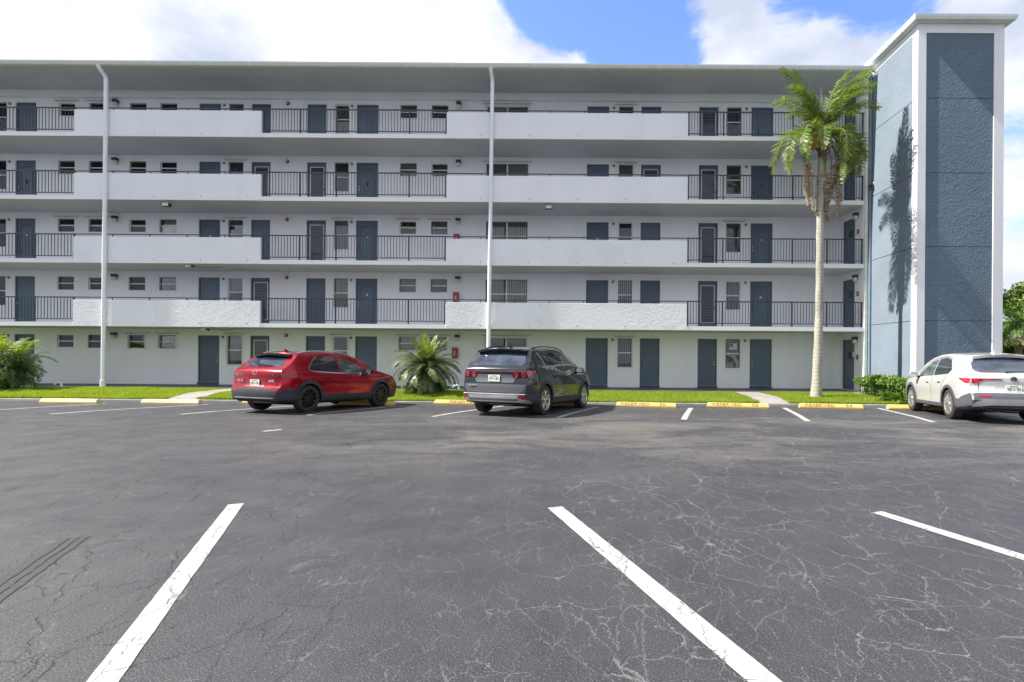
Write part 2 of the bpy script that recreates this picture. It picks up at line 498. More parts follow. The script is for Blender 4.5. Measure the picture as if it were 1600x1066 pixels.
def line_paint():
    t = NT('worn_white_line_paint')
    c1, c2, c3, side, sep, e1, gate1 = crack_field(t)
    base = t.mix(t.ramp(t.noise(6, 6, 0.7), 0.4, 0.75), (0.37, 0.37, 0.365), (0.26, 0.26, 0.255))
    base = t.mix(t.ramp(t.noise(60, 5, 0.8), 0.54, 0.72, 0, 0.85), base, (0.20, 0.20, 0.20))
    cr_ = t.math('MAXIMUM', c1, t.math('MAXIMUM', c2, t.math('MULTIPLY', c3, 0.5)))
    base = t.mix(t.math('MULTIPLY', t.math('MINIMUM', t.math('MULTIPLY', cr_, 1.6), 1.0), 0.95), base, (0.05, 0.05, 0.05))
    t.col(base); t.set(Roughness=0.7)
    t.bump(t.noise(80, 4, 0.7), 0.5, 0.008)
    return t.mat
M_line = line_paint()
M_dust = simple('sandy_kerb_strip', (0.20, 0.185, 0.17), 0.9, 0, 0.35, 2.5, 0.6, 50)
M_path = simple('concrete_path', (0.26, 0.24, 0.225), 0.85, 0, 0.2, 1.6, 0.4, 60)
M_soil = simple('mulch_soil', (0.075, 0.045, 0.03), 0.95, 0, 0.4, 9, 0.8, 40)
def lawn_mat():
    t = NT('lawn_turf')
    n = t.noise(1.2, 6, 0.7)
    b = t.mix(t.ramp(n, 0.3, 0.7), (0.13, 0.20, 0.02), (0.20, 0.26, 0.03))
    b = t.mix(t.ramp(t.noise(40, 4, 0.7), 0.45, 0.7), b, (0.09, 0.15, 0.015))
    t.col(b); t.set(Roughness=0.95); t.bump(t.noise(60, 4, 0.7), 0.9, 0.03)
    return t.mat
M_lawn = lawn_mat()

def leaf_mat(name, c1, c2, rough=0.5, trans=0.35, vscale=5.0):
    m = bpy.data.materials.new(name); m.use_nodes = True
    n, l = m.node_tree.nodes, m.node_tree.links
    b = n['Principled BSDF']; out = n['Material Output']
    geo = n.new('ShaderNodeNewGeometry')
    nz = n.new('ShaderNodeTexNoise'); nz.inputs['Scale'].default_value = vscale; nz.inputs['Detail'].default_value = 4
    l.new(geo.outputs['Position'], nz.inputs['Vector'])
    ad = n.new('ShaderNodeMath'); ad.operation = 'MULTIPLY_ADD'; l.new(geo.outputs['Random Per Island'], ad.inputs[0]); ad.inputs[1].default_value = 0.7
    mr = n.new('ShaderNodeMath'); mr.operation = 'SUBTRACT'; l.new(nz.outputs['Fac'], mr.inputs[0]); mr.inputs[1].default_value = 0.35
    l.new(mr.outputs[0], ad.inputs[2])
    mx = n.new('ShaderNodeMix'); mx.data_type = 'RGBA'
    mx.inputs['A'].default_value = c1 + (1,); mx.inputs['B'].default_value = c2 + (1,)
    ad.use_clamp = True
    l.new(ad.outputs[0], mx.inputs['Factor'])
    l.new(mx.outputs['Result'], b.inputs['Base Color']); b.inputs['Roughness'].default_value = rough
    tr = n.new('ShaderNodeBsdfTranslucent'); ms = n.new('ShaderNodeMixShader'); ms.inputs[0].default_value = trans
    br = n.new('ShaderNodeMix'); br.data_type = 'RGBA'; br.blend_type = 'MULTIPLY'; br.inputs['Factor'].default_value = 1
    l.new(mx.outputs['Result'], br.inputs['A']); br.inputs['B'].default_value = (1.25, 1.25, 0.6, 1)
    l.new(br.outputs['Result'], tr.inputs['Color'])
    l.new(b.outputs[0], ms.inputs[1]); l.new(tr.outputs[0], ms.inputs[2]); l.new(ms.outputs[0], out.inputs['Surface'])
    return m
M_grass = leaf_mat('grass_blades', (0.17, 0.26, 0.022), (0.35, 0.42, 0.045), 0.6, 0.45, 2.0)
M_palm_leaf = leaf_mat('queen_palm_leaf', (0.07, 0.13, 0.02), (0.24, 0.32, 0.04), 0.4, 0.4)
M_palm_dead = leaf_mat('dead_palm_leaf', (0.30, 0.23, 0.16), (0.58, 0.48, 0.37), 0.8, 0.2)
M_date_leaf = leaf_mat('date_palm_leaf', (0.055, 0.085, 0.028), (0.17, 0.21, 0.065), 0.42, 0.2)
M_date_young = leaf_mat('young_palm_leaf', (0.12, 0.19, 0.03), (0.25, 0.33, 0.05), 0.4, 0.4)
M_areca = leaf_mat('areca_leaf', (0.035, 0.085, 0.018), (0.10, 0.19, 0.03), 0.45, 0.35)
M_areca_top = leaf_mat('areca_bright_leaf', (0.13, 0.22, 0.02), (0.28, 0.36, 0.035), 0.45, 0.45)
M_hedge = leaf_mat('hedge_leaf', (0.06, 0.13, 0.02), (0.20, 0.30, 0.04), 0.4, 0.35)
M_fern = leaf_mat('fern_leaf', (0.10, 0.20, 0.03), (0.19, 0.31, 0.05), 0.5, 0.4)
M_tree = leaf_mat('broadleaf', (0.04, 0.085, 0.018), (0.16, 0.24, 0.035), 0.5, 0.35, 0.8)
M_flower = leaf_mat('yellow_blossom', (0.62, 0.36, 0.07), (0.80, 0.56, 0.16), 0.7, 0.3)
M_bark = simple('palm_bark', (0.33, 0.31, 0.25), 0.9, 0, 0.35, 3.0, 0.8, 25)
M_boot = simple('brown_leaf_base', (0.16, 0.10, 0.055), 0.9, 0, 0.4, 8, 0.8, 30)
M_twig = simple('twig_bark', (0.11, 0.08, 0.055), 0.9, 0, 0.3, 6)
M_rachis = simple('frond_stem', (0.20, 0.24, 0.07), 0.5)
def ringed_bark():
    t = NT('ringed_palm_trunk')
    sep = t.node('ShaderNodeSeparateXYZ'); t.link(t.pos, sep.inputs[0])
    wob = t.math('MULTIPLY', t.noise(2.5, 3), 0.10)
    zz = t.math('ADD', sep.outputs['Z'], wob)
    w = t.math('FRACT', t.math('MULTIPLY', zz, 7.5))
    ring = t.ramp(w, 0.0, 0.16, 1, 0)
    b = t.mix(t.ramp(t.noise(3.0, 6, 0.7, t.mapping(t.pos, (1, 1, 0.5))), 0.3, 0.7), (0.42, 0.40, 0.35), (0.28, 0.27, 0.22))
    b = t.mix(t.ramp(t.noise(14, 5, 0.7), 0.5, 0.75), b, (0.20, 0.21, 0.12))
    b = t.mix(t.math('MULTIPLY', ring, 0.45), b, (0.12, 0.105, 0.08))
    t.col(b); t.set(Roughness=0.9)
    t.bump(t.math('SUBTRACT', t.noise(22, 5, 0.7), ring), 0.5, 0.012)
    return t.mat
M_trunk = ringed_bark()

# ================================================================== GROUND
DF, DW = 22.2, 24.29            # depth of balcony fronts and of the apartment wall
YE = 18.6                       # lot / lawn edge
WALK_Z = 0.02

# far ground sheet, to the horizon
g = MB()
g.box(-900, 900, -60, 1500, -0.60, -0.45)
g.obj('ground', simple('distant_ground', (0.10, 0.13, 0.05), 0.95, 0, 0.4, 0.05), kind='structure')

lot = empty('parking_lot', kind='structure')
ys = [-40, -10, 0, 3, 6, 9, 11, 12, 13, 13.7, 14.5, 15.4, 16.3, 17.2, 17.9, 18.25]
m = MB()
xs = [-60, -30, -15, 0, 15, 30, 60]
for i in range(len(ys) - 1):
    for j in range(len(xs) - 1):
        a, b = ys[i], ys[i + 1]
        m.quad((xs[j], a, ground_z(a)), (xs[j+1], a, ground_z(a)), (xs[j+1], b, ground_z(b)), (xs[j], b, ground_z(b)))
me = m.mesh('asphalt', M_asphalt, sheet=True)
me.polygons.foreach_set('use_smooth', [True] * len(me.polygons))
link(bpy.data.objects.new('asphalt', me), lot, kind='structure')

def lot_ribbon(p, q, w, name, mat, parent, lift=0.004, ext=0.0, n=46, th=0.0, seed=0, wob=0.0022):
    p, q = Vector((p.x, p.y)), Vector((q.x, q.y))
    d = (q - p).normalized(); s = Vector((d.y, -d.x))
    q = q + d * ext
    rr = random.Random(seed)
    m = MB(); prev = None
    for i in range(n + 1):
        c = p.lerp(q, i / n)
        a = c + s * (w / 2 + rr.uniform(-wob, wob)); b = c - s * (w / 2 + rr.uniform(-wob, wob))
        A = (a.x, a.y, ground_z(a.y) + lift); B = (b.x, b.y, ground_z(b.y) + lift)
        if prev: m.quad(prev[0], A, B, prev[1])
        prev = (A, B)
    return m.obj(name, mat, parent, sheet=True)

LINES = [((369, 788), (160, 1066), 0.135, 2.0), ((867, 793), (1195, 1066), 0.15, 2.0), ((1370, 800.5), (1600, 872), 0.135, 3.0),
         ((631, 633.5), (481, 649), 0.12, 0), ((788, 634.2), (675.5, 651.3), 0.12, 0), ((934, 636), (871, 653), 0.12, 0),
         ((1079.5, 637.7), (1068.4, 656), 0.14, 0), ((1225.5, 637.5), (1262, 658.4), 0.14, 0), ((1372, 638), (1459, 660), 0.13, 0),
         ((478, 633), (282.5, 647.8), 0.12, 0), ((326, 632), (77.6, 647.4), 0.12, 0), ((165, 631), (-80, 646), 0.12, 0),
         ((1524, 640), (1660, 664), 0.13, 0), ((440, 671.5), (411, 674.5), 0.10, 0)]
for i, (a, b, w, e) in enumerate(LINES):
    o = lot_ribbon(on_lot(*a), on_lot(*b), w, 'painted_line', M_line, lot, ext=e, seed=i)
# tyre skid marks
t = NT('tyre_rubber_mark')
t.col(t.mix(t.ramp(t.noise(30, 5, 0.7), 0.35, 0.6), (0.020, 0.020, 0.023), (0.034, 0.034, 0.039))); t.set(Roughness=0.7)
t.bump(t.noise(75, 4, 0.7), 0.6, 0.01)
a0, a1 = on_lot(112, 841), on_lot(-10, 925)
dd = (a1 - a0); sx = Vector((dd.y, -dd.x, 0)).normalized()
for k, wd in ((-0.09, 0.05), (-0.03, 0.045), (0.045, 0.07)):
    lot_ribbon(a0 + sx * k, a1 + sx * k, wd, 'tyre_mark', t.mat, lot, ext=1.5, seed=40, wob=0.008)

# sandy strip between asphalt and lawn
def strip_sheet(name, mat, x0, x1, y0, y1, zf, nx, ny, jit=0.0, seed=1):
    rr = random.Random(seed); m = MB()
    P = [[None] * (ny + 1) for _ in range(nx + 1)]
    for i in range(nx + 1):
        for j in range(ny + 1):
            x = x0 + (x1 - x0) * i / nx; y = y0 + (y1 - y0) * j / ny
            yy = y + (rr.uniform(-jit, jit) if j in (0,) else 0)
            P[i][j] = (x, yy, zf(x, yy))
    for i in range(nx):
        for j in range(ny):
            m.quad(P[i][j], P[i+1][j], P[i+1][j+1], P[i][j+1])
    return m.obj(name, mat, None, kind='structure', smooth=True, angle=80, sheet=True)
strip_sheet('kerb_strip', M_dust, -60, 60, 18.02, 18.75, lambda x, y: ground_z(y) + 0.006, 400, 2, 0.05)

def lawn_z(x, y):
    t_ = min(max((y - YE) / 1.2, 0), 1)
    return -0.125 + 0.115 * (t_ * t_ * (3 - 2 * t_))
PATHS = [(-14.1, -13.05), (6.15, 7.2)]
segs = []
x = -60.0
for (a, b) in PATHS: segs.append((x, a)); x = b
segs.append((x, 13.0))
for i, (a, b) in enumerate(segs):
    strip_sheet('lawn', M_lawn, a, b, YE, DF - 0.08, lawn_z, max(4, int((b - a) * 3)), 8, 0.025, i)
    e = MB(); n = max(2, int((b - a) * 3))
    for k in range(n):
        xa, xb = a + (b - a) * k / n, a + (b - a) * (k + 1) / n
        e.quad((xa, YE + 0.03, -0.2), (xb, YE + 0.03, -0.2), (xb, YE + 0.03, lawn_z(0, YE)), (xa, YE + 0.03, lawn_z(0, YE)))
    e.obj('lawn_edge', M_soil, None, kind='structure')
strip_sheet('lawn', M_lawn, 15.2, 60, YE, 34, lambda x, y: lawn_z(x, y), 40, 10, 0.025, 9)
strip_sheet('planting_bed', M_soil, 13.0, 15.2, YE, 19.2, lambda x, y: lawn_z(x, y) + 0.0, 8, 4, 0.02, 9)
for (a, b) in PATHS:
    m = MB(); ny = 4
    joints = [18.45 + k * (DF - 18.5) / 3 for k in range(4)]
    for k in range(3):
        y0, y1 = joints[k] + 0.006, joints[k + 1] - 0.006
        z0, z1 = lawn_z(0, y0) + 0.012 - (0.05 if k == 0 else 0), lawn_z(0, y1) + 0.012
        mm = MB()
        mm.add([(a, y0, z0 - .1), (b, y0, z0 - .1), (b, y1, z1 - .1), (a, y1, z1 - .1), (a, y0, z0), (b, y0, z0), (b, y1, z1), (a, y1, z1)],
               [(0,3,2,1),(4,5,6,7),(0,1,5,4),(1,2,6,5),(2,3,7,6),(3,0,4,7)])
        if k == 0:
            path = empty('path', kind='structure')
        mm.obj('path_slab', M_path, path, kind='structure')
# walkway at the foot of the wall
m = MB(); m.box(-60, 11.72, DF - 0.10, DW + 0.3, -0.35, WALK_Z)
m.obj('walkway', M_walk, None, kind='structure')
m = MB(); m.box(-60, 11.62, DF - 0.16, DF - 0.102, -0.30, WALK_Z - 0.03)
m.obj('walkway_edge', M_path, None, kind='structure')

# grass blades
rng = np.random.default_rng(5)
def blades(x0, x1, y0, y1, n, holes=(), h=(0.035, 0.075), zf=None):
    X = rng.uniform(x0, x1, n); Y = rng.uniform(y0, y1, n)
    keep = np.ones(n, bool)
    for (a, b) in PATHS: keep &= ~((X > a + 0.01) & (X < b - 0.01))
    for (hx, hy, hr) in holes: keep &= (X - hx) ** 2 + (Y - hy) ** 2 > (hr * rng.uniform(0.8, 1.1, n)) ** 2
    X, Y = X[keep], Y[keep]; n = len(X)
    tt = np.clip((Y - YE) / 1.2, 0, 1); Z = -0.125 + 0.115 * (tt * tt * (3 - 2 * tt)) - 0.005
    H = rng.uniform(h[0], h[1], n) * (1 + 0.35 * np.sin(X * 1.7) * np.sin(Y * 2.3 + X)); A = rng.uniform(0, 2 * PI, n); W = rng.uniform(0.005, 0.010, n)
    L = rng.uniform(0.0, 0.6, n) * H; B = rng.uniform(0, 2 * PI, n)
    v = np.empty((n, 3, 3), np.float32)
    v[:, 0] = np.stack([X - np.cos(A) * W, Y - np.sin(A) * W, Z], 1)
    v[:, 1] = np.stack([X + np.cos(A) * W, Y + np.sin(A) * W, Z], 1)
    v[:, 2] = np.stack([X + np.cos(B) * L, Y + np.sin(B) * L, Z + H], 1)
    return v.reshape(-1, 3)
HOLES = [(-5.75, 20.35, 0.55), (8.7, 19.85, 0.22), (-22.2, 20.9, 0.9)]
v = np.concatenate([blades(-24, 12.6, YE - 0.02, DF - 0.17, 240000, HOLES), blades(-24, 12.6, YE - 0.05, YE + 0.14, 26000, (), (0.05, 0.10)), blades(14.9, 24, YE, 26, 20000)])
me = np_mesh('grass', v, np.arange(len(v)).reshape(-1, 3), M_grass)
link(bpy.data.objects.new('grass', me), None, 'short sunlit green grass of the lawn strip', 'grass', None, 'stuff')

# ================================================================== APARTMENT BUILDING
bld = empty('apartment_building', (0, DW, 0), label='long white apartment building, four stacked open balcony galleries and slate blue doors', cat='building')
def bp(mb, name, mat, parent=None, **kw):
    """link a mesh built in world metres under the building (or one of its parts)"""
    o = mb.obj(name, mat, parent or bld, **kw)
    o.location = (0, -DW, 0) if parent is None else (0, 0, 0)
    return o
S = 2.587
SLAB = [2.49 + S * k for k in range(4)]          # underside of the four gallery slabs
TH = 0.17
XL, XR = -36.0, 11.6
def wx(px): return (px - PX - 2.0) / 35.0        # photo column (read on the third gallery) -> metres on the wall

# openings: kind, photo x0, x1
COLS = [('tall', -13, 9.6), ('door', 24, 55.7), ('small', 90.7, 116.5), ('small', 138.6, 164.5), ('small', 202, 228), ('small', 249.6, 276),
        ('door', 311, 344.5), ('tall', 357, 380), ('door', 392.7, 422.6), ('door', 479.5, 509.7), ('tall', 522.6, 544.7), ('door', 556.8, 590.8),
        ('small', 625, 651), ('small', 673.9, 699.7), ('wide', 759.8, 825), ('door', 917, 951.6), ('tall', 967, 989), ('door', 1001.7, 1032.6),
        ('door', 1092, 1122.3), ('tall', 1135.5, 1158.3), ('door', 1173.5, 1208)]
COLS += [(k, a - 435, b - 435) for (k, a, b) in (('door', 311, 344.5), ('small', 90.7, 116.5))] + [('small', -300, -274), ('door', -240, -207), ('wide', -190, -130), ('door', -90, -60)]
HT = {'tall': 1.30, 'small': 0.60, 'wide': 1.30}
floors = range(5)                                # 0 ground .. 4 top gallery
def top_z(k): return 2.21 + S * k
def floor_z(k): return WALK_Z if k == 0 else SLAB[k - 1] + TH
openings = []                                    # (x0, x1, z0, z1, kind, floor, column index)
for ci, (kd, a, b) in enumerate(COLS):
    for k in floors:
        z1 = top_z(k)
        z0 = floor_z(k) + (0.10 if (kd == 'door' and k == 0) else 0.0) if kd == 'door' else z1 - HT[kd]
        openings.append((wx(a), wx(b), z0, z1, kd, k, ci))
# wall skin with true openings
WT = 13.09
xsb = sorted({XL, XR} | {o[0] for o in openings} | {o[1] for o in openings} | {XL + 2.0 * i for i in range(24)})
xsb = [x for x in xsb if XL <= x <= XR]
m = MB()
for i in range(len(xsb) - 1):
    xa, xb = xsb[i], xsb[i + 1]; xm = (xa + xb) / 2
    if xb - xa < 1e-5: continue
    iv = sorted([(o[2], o[3]) for o in openings if o[0] < xm < o[1]])
    z = -0.3
    for (za, zb) in iv + [(WT, WT)]:
        if za > z: m.quad((xa, DW, z), (xb, DW, z), (xb, DW, za), (xa, DW, za))
        z = zb
RV = 0.14
for (xa, xb, za, zb, kd, k, ci) in openings:
    m.quad((xa, DW, za), (xa, DW + RV, za), (xa, DW + RV, zb), (xa, DW, zb))
    m.quad((xb, DW, za), (xb, DW + RV, za), (xb, DW + RV, zb), (xb, DW, zb))
    m.quad((xa, DW, zb), (xb, DW, zb), (xb, DW + RV, zb), (xa, DW + RV, zb))
    m.quad((xa, DW, za), (xb, DW, za), (xb, DW + RV, za), (xa, DW + RV, za))
me = bpy.data.meshes.new('wall'); me.from_pydata(m.v, [], m.f); me.materials.append(M_wall)
bm = bmesh.new(); bm.from_mesh(me); bmesh.ops.remove_doubles(bm, verts=bm.verts, dist=1e-5); bm.to_mesh(me); bm.free()
o = link(bpy.data.objects.new('wall', me), bld); o.location = (0, -DW, 0)
# bulk of the building behind the skin
m = MB(); m.box(XL, 14.0, DW + RV + 0.9, DW + 9.0, -0.3, WT)
m.box(XL - 0.02, XL, DW, DW + 2, -0.3, WT)
bp(m, 'rear_block', M_wall)
m = MB()
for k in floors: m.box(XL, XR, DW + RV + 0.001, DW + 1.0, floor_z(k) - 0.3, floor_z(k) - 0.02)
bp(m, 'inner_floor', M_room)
# end wall with the stair doors
EW = 11.6
ew_y0, ew_y1 = 22.95, 23.98                       # opening of stair doors in the end wall
ez = [(floor_z(k) + (0.02 if k == 0 else 0), top_z(k) - 0.02) for k in floors]
m = MB()
def ew_box(y0, y1, z0, z1): m.box(EW, EW + 0.15, y0, y1, z0, z1)
ew_box(DF + 0.10, ew_y0, -0.3, 13.09); ew_box(ew_y1, DW, -0.3, 13.09)
zz = -0.3
for (a, b) in ez + [(13.09, 13.09)]:
    if a > zz: ew_box(ew_y0, ew_y1, zz, a)
    zz = b
bp(m, 'end_wall', M_wall)
m = MB(); m.box(EW + 0.02, EW + 0.14, DF - 0.02, DF + 0.098, -0.3, 13.0)
bp(m, 'corner_column', M_trim)
for k in floors:
    a, b = ez[k]
    m = MB(); m.box(EW + 0.05, EW + 0.09, ew_y0 + 0.003, ew_y1 - 0.003, a + 0.003, b - 0.003)
    d = bp(m, 'stair_door', M_door, bevel=0.004)
    f = MB(); yc = (ew_y0 + ew_y1) / 2
    f.box(EW + 0.02, EW + 0.049, ew_y0 + 0.01, ew_y0 + 0.06, a + 0.01, b - 0.01).box(EW + 0.02, EW + 0.049, ew_y1 - 0.06, ew_y1 - 0.01, a + 0.01, b - 0.01)
    bp(f, 'door_frame', M_door_frame, d)
    s_ = MB(); s_.box(EW + 0.038, EW + 0.049, yc - 0.24, yc + 0.06, a + 1.32, a + 1.62)
    bp(s_, 'door_sign', M_dark, d)
    h = MB(); h.lathe([(0.0, EW + 0.0), (0.03, EW + 0.0), (0.03, EW + 0.03), (0.015, EW + 0.05)], 'X', 12, (0, ew_y0 + 0.13, a + 0.95))
    bp(h, 'handle', M_brass, d)
    if k == 0:
        s_ = MB(); s_.box(EW + 0.040, EW + 0.049, yc - 0.42, yc - 0.27, a + 1.42, a + 1.62)
        bp(s_, 'notice', M_trim, d)

# gallery slabs
LEVELN = ['ground floor', 'first balcony gallery', 'second balcony gallery', 'third balcony gallery', 'top balcony gallery']
for k, z in enumerate(SLAB):
    m = MB(); m.box(XL, EW, DF, DW - 0.002, z, z + TH)
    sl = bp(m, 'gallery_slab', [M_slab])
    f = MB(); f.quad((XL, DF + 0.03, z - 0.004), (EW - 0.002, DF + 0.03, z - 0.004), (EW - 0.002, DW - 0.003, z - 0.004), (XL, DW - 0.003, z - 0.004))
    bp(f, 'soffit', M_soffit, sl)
    # drip groove
PAR = [(-30.3, -27.2), (-20.67, -13.03), (-5.47, 4.38)]
for k, z in enumerate(SLAB):
    for (a, b) in PAR:
        m = MB(); m.box(a, b, DF - 0.012, DF + 0.17, z - 0.002, z + 1.075)
        pr = bp(m, 'parapet', M_parapet_rough if k < 2 else M_parapet_smooth, bevel=0.012)
        # weep holes
        w = MB(); n = int((b - a) / 1.82)
        for i in range(n):
            xx = a + (b - a) * (i + 0.72) / n
            w.lathe([(0.0, DF - 0.016), (0.022, DF - 0.016), (0.022, DF - 0.010)], 'Y', 8, (xx, 0, z + 0.14))
        bp(w, 'weep_holes', M_winframe_d, pr)

# railings
YR = DF + 0.09
def tube_box(x0, x1, z0, z1, y=YR, d=0.038):
    return MB().box(x0, x1, y - d / 2, y + d / 2, z0, z1)
RAILS = [(-27.2, -20.67), (-13.03, -5.47), (4.38, EW)]
bal_mesh = MB().box(-0.009, 0.009, -0.009, 0.009, 0, 1.0).mesh('baluster', M_rail)
post_mesh = MB().box(-0.025, 0.025, -0.025, 0.025, 0, 1.0).mesh('post', M_rail)
for k, z in enumerate(SLAB):
    zt = z + 1.21; zb = z + TH + 0.11
    for (a, b) in RAILS:
        r_ = tube_box(a + 0.002, b - 0.002, zt - 0.045, zt)
        rail = bp(r_, 'railing', M_rail)
        q = tube_box(a + 0.03, b - 0.03, zb, zb + 0.03); bp(q, 'bottom_rail', M_rail, rail)
        nb = max(1, round((b - a) / 1.47)); ps = (b - a - 0.1) / nb
        stuff = MB()
        for i in range(nb + 1):
            xp = a + 0.05 + ps * i
            p = bpy.data.objects.new('post', post_mesh); link(p, rail)
            p.location = (xp, YR, z + TH); p.scale = (1, 1, zt - 0.045 - z - TH)
            if i < nb:
                n = 11
                for j in range(1, n + 1):
                    xb_ = xp + ps * j / (n + 1)
                    h0, h1 = zb + 0.03, zt - 0.045
                    if k < 2 and a > -20:
                        o = bpy.data.objects.new('baluster', bal_mesh); link(o, rail)
                        o.location = (xb_, YR, h0); o.scale = (1, 1, h1 - h0)
                    else:
                        stuff.box(xb_ - 0.009, xb_ + 0.009, YR - 0.009, YR + 0.009, h0, h1)
        if stuff.v:
            o = bp(stuff, 'balusters', M_rail, rail); o['kind'] = 'stuff'
    for (a, b) in PAR:                            # single rail on short studs above the parapets
        r_ = tube_box(a - 0.002, b + 0.002, zt - 0.040, zt - 0.004, d=0.03)
        rail = bp(r_, 'parapet_rail', M_rail)
        n = max(2, round((b - a) / 1.5))
        for i in range(1, n):
            xp = a + (b - a) * i / n
            bp(MB().box(xp - 0.015, xp + 0.015, YR - 0.013, YR + 0.013, z + 1.076, zt - 0.041), 'stud', M_rail, rail)

# roof
RE = 21.83
m = MB()
m.add([(XL, RE, 12.93), (XR + 0.0, RE, 12.93), (XR + 0.0, DW, 13.08), (XL, DW, 13.08), (XL, RE, 13.06), (XR + 0.0, RE, 13.06), (XR + 0.0, DW + 9, 13.30), (XL, DW + 9, 13.30)],
      [(0,3,2,1),(4,5,6,7),(0,1,5,4),(1,2,6,5),(3,0,4,7)])
roof = bp(m, 'roof', M_slab)
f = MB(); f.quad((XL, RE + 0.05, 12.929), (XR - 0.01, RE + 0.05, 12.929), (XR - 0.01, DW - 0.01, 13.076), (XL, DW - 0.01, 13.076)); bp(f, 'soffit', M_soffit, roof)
m = MB()
gp = [(0.0, 0.0), (-0.10, 0.01), (-0.15, 0.10), (-0.155, 0.15), (-0.135, 0.15), (-0.13, 0.11), (-0.09, 0.03), (-0.01, 0.03), (-0.01, 0.15), (0.0, 0.15)]
vs = [(XL, RE + p[0], 12.92 + p[1]) for p in gp] + [(XR + 0.05, RE + p[0], 12.92 + p[1]) for p in gp]
n = len(gp); m.add(vs, [(i, (i + 1) % n, (i + 1) % n + n, i + n) for i in range(n)])
bp(m, 'gutter', M_gutter)
m = MB(); m.box(XL, XR, DW - 0.18, DW - 0.002, 12.74, 13.06); bp(m, 'ring_beam', M_wall)

# downspouts
for (xb, xt) in ((-19.33, -19.29), (-3.70, -3.60)):
    m = MB()
    pts = [(xt - 0.02, RE - 0.07, 12.93), (xt - 0.02, RE - 0.05, 12.84), (xt - 0.005, DF - 0.13, 12.62), (xt, DF - 0.105, 12.5)]
    pts += [(xt + (xb - xt) * q, DF - 0.105, 12.5 + (0.12 - 12.5) * q) for q in (0.25, 0.5, 0.75, 1.0)]
    m.tube(pts, 0.078, 14)
    ds = bp(m, 'downspout', M_pipe, smooth=True, angle=60)
    for z in (2.6, 5.2, 7.8, 10.4):
        c = MB(); xx = xb + (xt - xb) * z / 12.5
        c.lathe([(0.079, z - 0.03), (0.084, z - 0.03), (0.084, z + 0.03), (0.079, z + 0.03)], 'Z', 14, (xx, DF - 0.105, 0)); bp(c, 'coupling', M_pipe, ds)
    c = MB(); c.lathe([(0.084, 0.30), (0.10, 0.29), (0.10, 0.0), (0.10, -0.05)], 'Z', 14, (xb, DF - 0.115, 0)); bp(c, 'shoe', M_pipe, ds)
m = MB(); m.tube([(EW + 0.19, DF - 0.09, 12.9), (EW + 0.19, DF - 0.09, 0.05)], 0.058, 12)
bp(m, 'downspout', M_blue_pipe, smooth=True, angle=60)

# ---- doors and windows
M_louvre = simple('dark_louvre', (0.075, 0.08, 0.085), 0.5)
def door(xa, xb, za, zb, k, style, handed=1):
    y = DW + 0.07
    m = MB(); m.box(xa + 0.045, xb - 0.045, y, y + 0.04, za + 0.01, zb - 0.045)
    d = bp(m, 'door', M_door, bevel=0.003)
    f = MB(); f.box(xa + 0.002, xa + 0.043, y - 0.03, y + 0.05, za, zb - 0.002).box(xb - 0.043, xb - 0.002, y - 0.03, y + 0.05, za, zb - 0.002).box(xa + 0.043, xb - 0.043, y - 0.03, y + 0.05, zb - 0.043, zb - 0.002)
    bp(f, 'door_frame', M_door_frame, d)
    hx = xa + 0.12 if handed > 0 else xb - 0.12
    h = MB(); h.lathe([(0.0, y - 0.06), (0.028, y - 0.055), (0.03, y - 0.03), (0.012, y - 0.02), (0.012, y)], 'Y', 12, (hx, 0, za + 0.93))
    h.lathe([(0.0, y - 0.02), (0.022, y - 0.018), (0.022, y)], 'Y', 10, (hx, 0, za + 1.07))
    bp(h, 'handle', M_brass if (k + int(xa * 7)) % 2 else M_dark, d, smooth=True)
    w = xb - xa
    if style == 'arch':
        c = [(xa + 0.17, za + 0.25), (xa + 0.17, zb - 0.42), (xa + 0.24, zb - 0.36), (xa + 0.28, zb - 0.27), (xb - 0.28, zb - 0.27), (xb - 0.24, zb - 0.36), (xb - 0.17, zb - 0.42), (xb - 0.17, za + 0.25), (xa + 0.17, za + 0.25)]
        t_ = MB(); t_.tube([(p[0], y - 0.004, p[1]) for p in c], 0.015, 6)
        t_.tube([(xa + 0.26, y - 0.003, za + 0.9), (xb - 0.26, y - 0.003, za + 0.9)], 0.010, 6)
        bp(t_, 'moulding', M_mould, d)
        if k in (1, 2):
            s_ = MB(); s_.box((xa + xb) / 2 - 0.04, (xa + xb) / 2 + 0.04, y - 0.012, y, za + 1.38, za + 1.45); bp(s_, 'door_knocker', M_trim, d)
        else:
            s_ = MB(); s_.tube([((xa + xb) / 2, y - 0.02, za + 1.30), ((xa + xb) / 2, y - 0.025, za + 1.12)], 0.025, 8); bp(s_, 'door_knocker', M_dark, d)
    elif style == 'screen':
        x0, x1, z0, z1 = xa + 0.15, xb - 0.14, za + 0.28, zb - 0.22
        g_ = MB(); g_.box(x0, x1, y - 0.006, y, z0, z1); bp(g_, 'screen_panel', M_glass, d)
        t_ = MB()
        for q in (x0 - 0.03, x1): t_.box(q, q + 0.03, y - 0.02, y, z0 - 0.03, z1 + 0.03)
        t_.box(x0, x1, y - 0.02, y, z1, z1 + 0.03).box(x0, x1, y - 0.02, y, z0 - 0.03, z0)
        bp(t_, 'screen_frame', M_trim, d)
        l_ = MB(); n = 13
        for i in range(n): l_.box(x0 + 0.005, x1 - 0.005, y - 0.016, y - 0.008, z0 + (z1 - z0) * (i + 0.3) / n, z0 + (z1 - z0) * (i + 0.62) / n)
        bp(l_, 'louvre', M_louvre, d)
    if k == 0:
        st = MB(); st.box(xa - 0.0, xb + 0.0, DW - 0.05, DW + 0.12, WALK_Z, za - 0.003); bp(st, 'threshold', M_step)
    return d

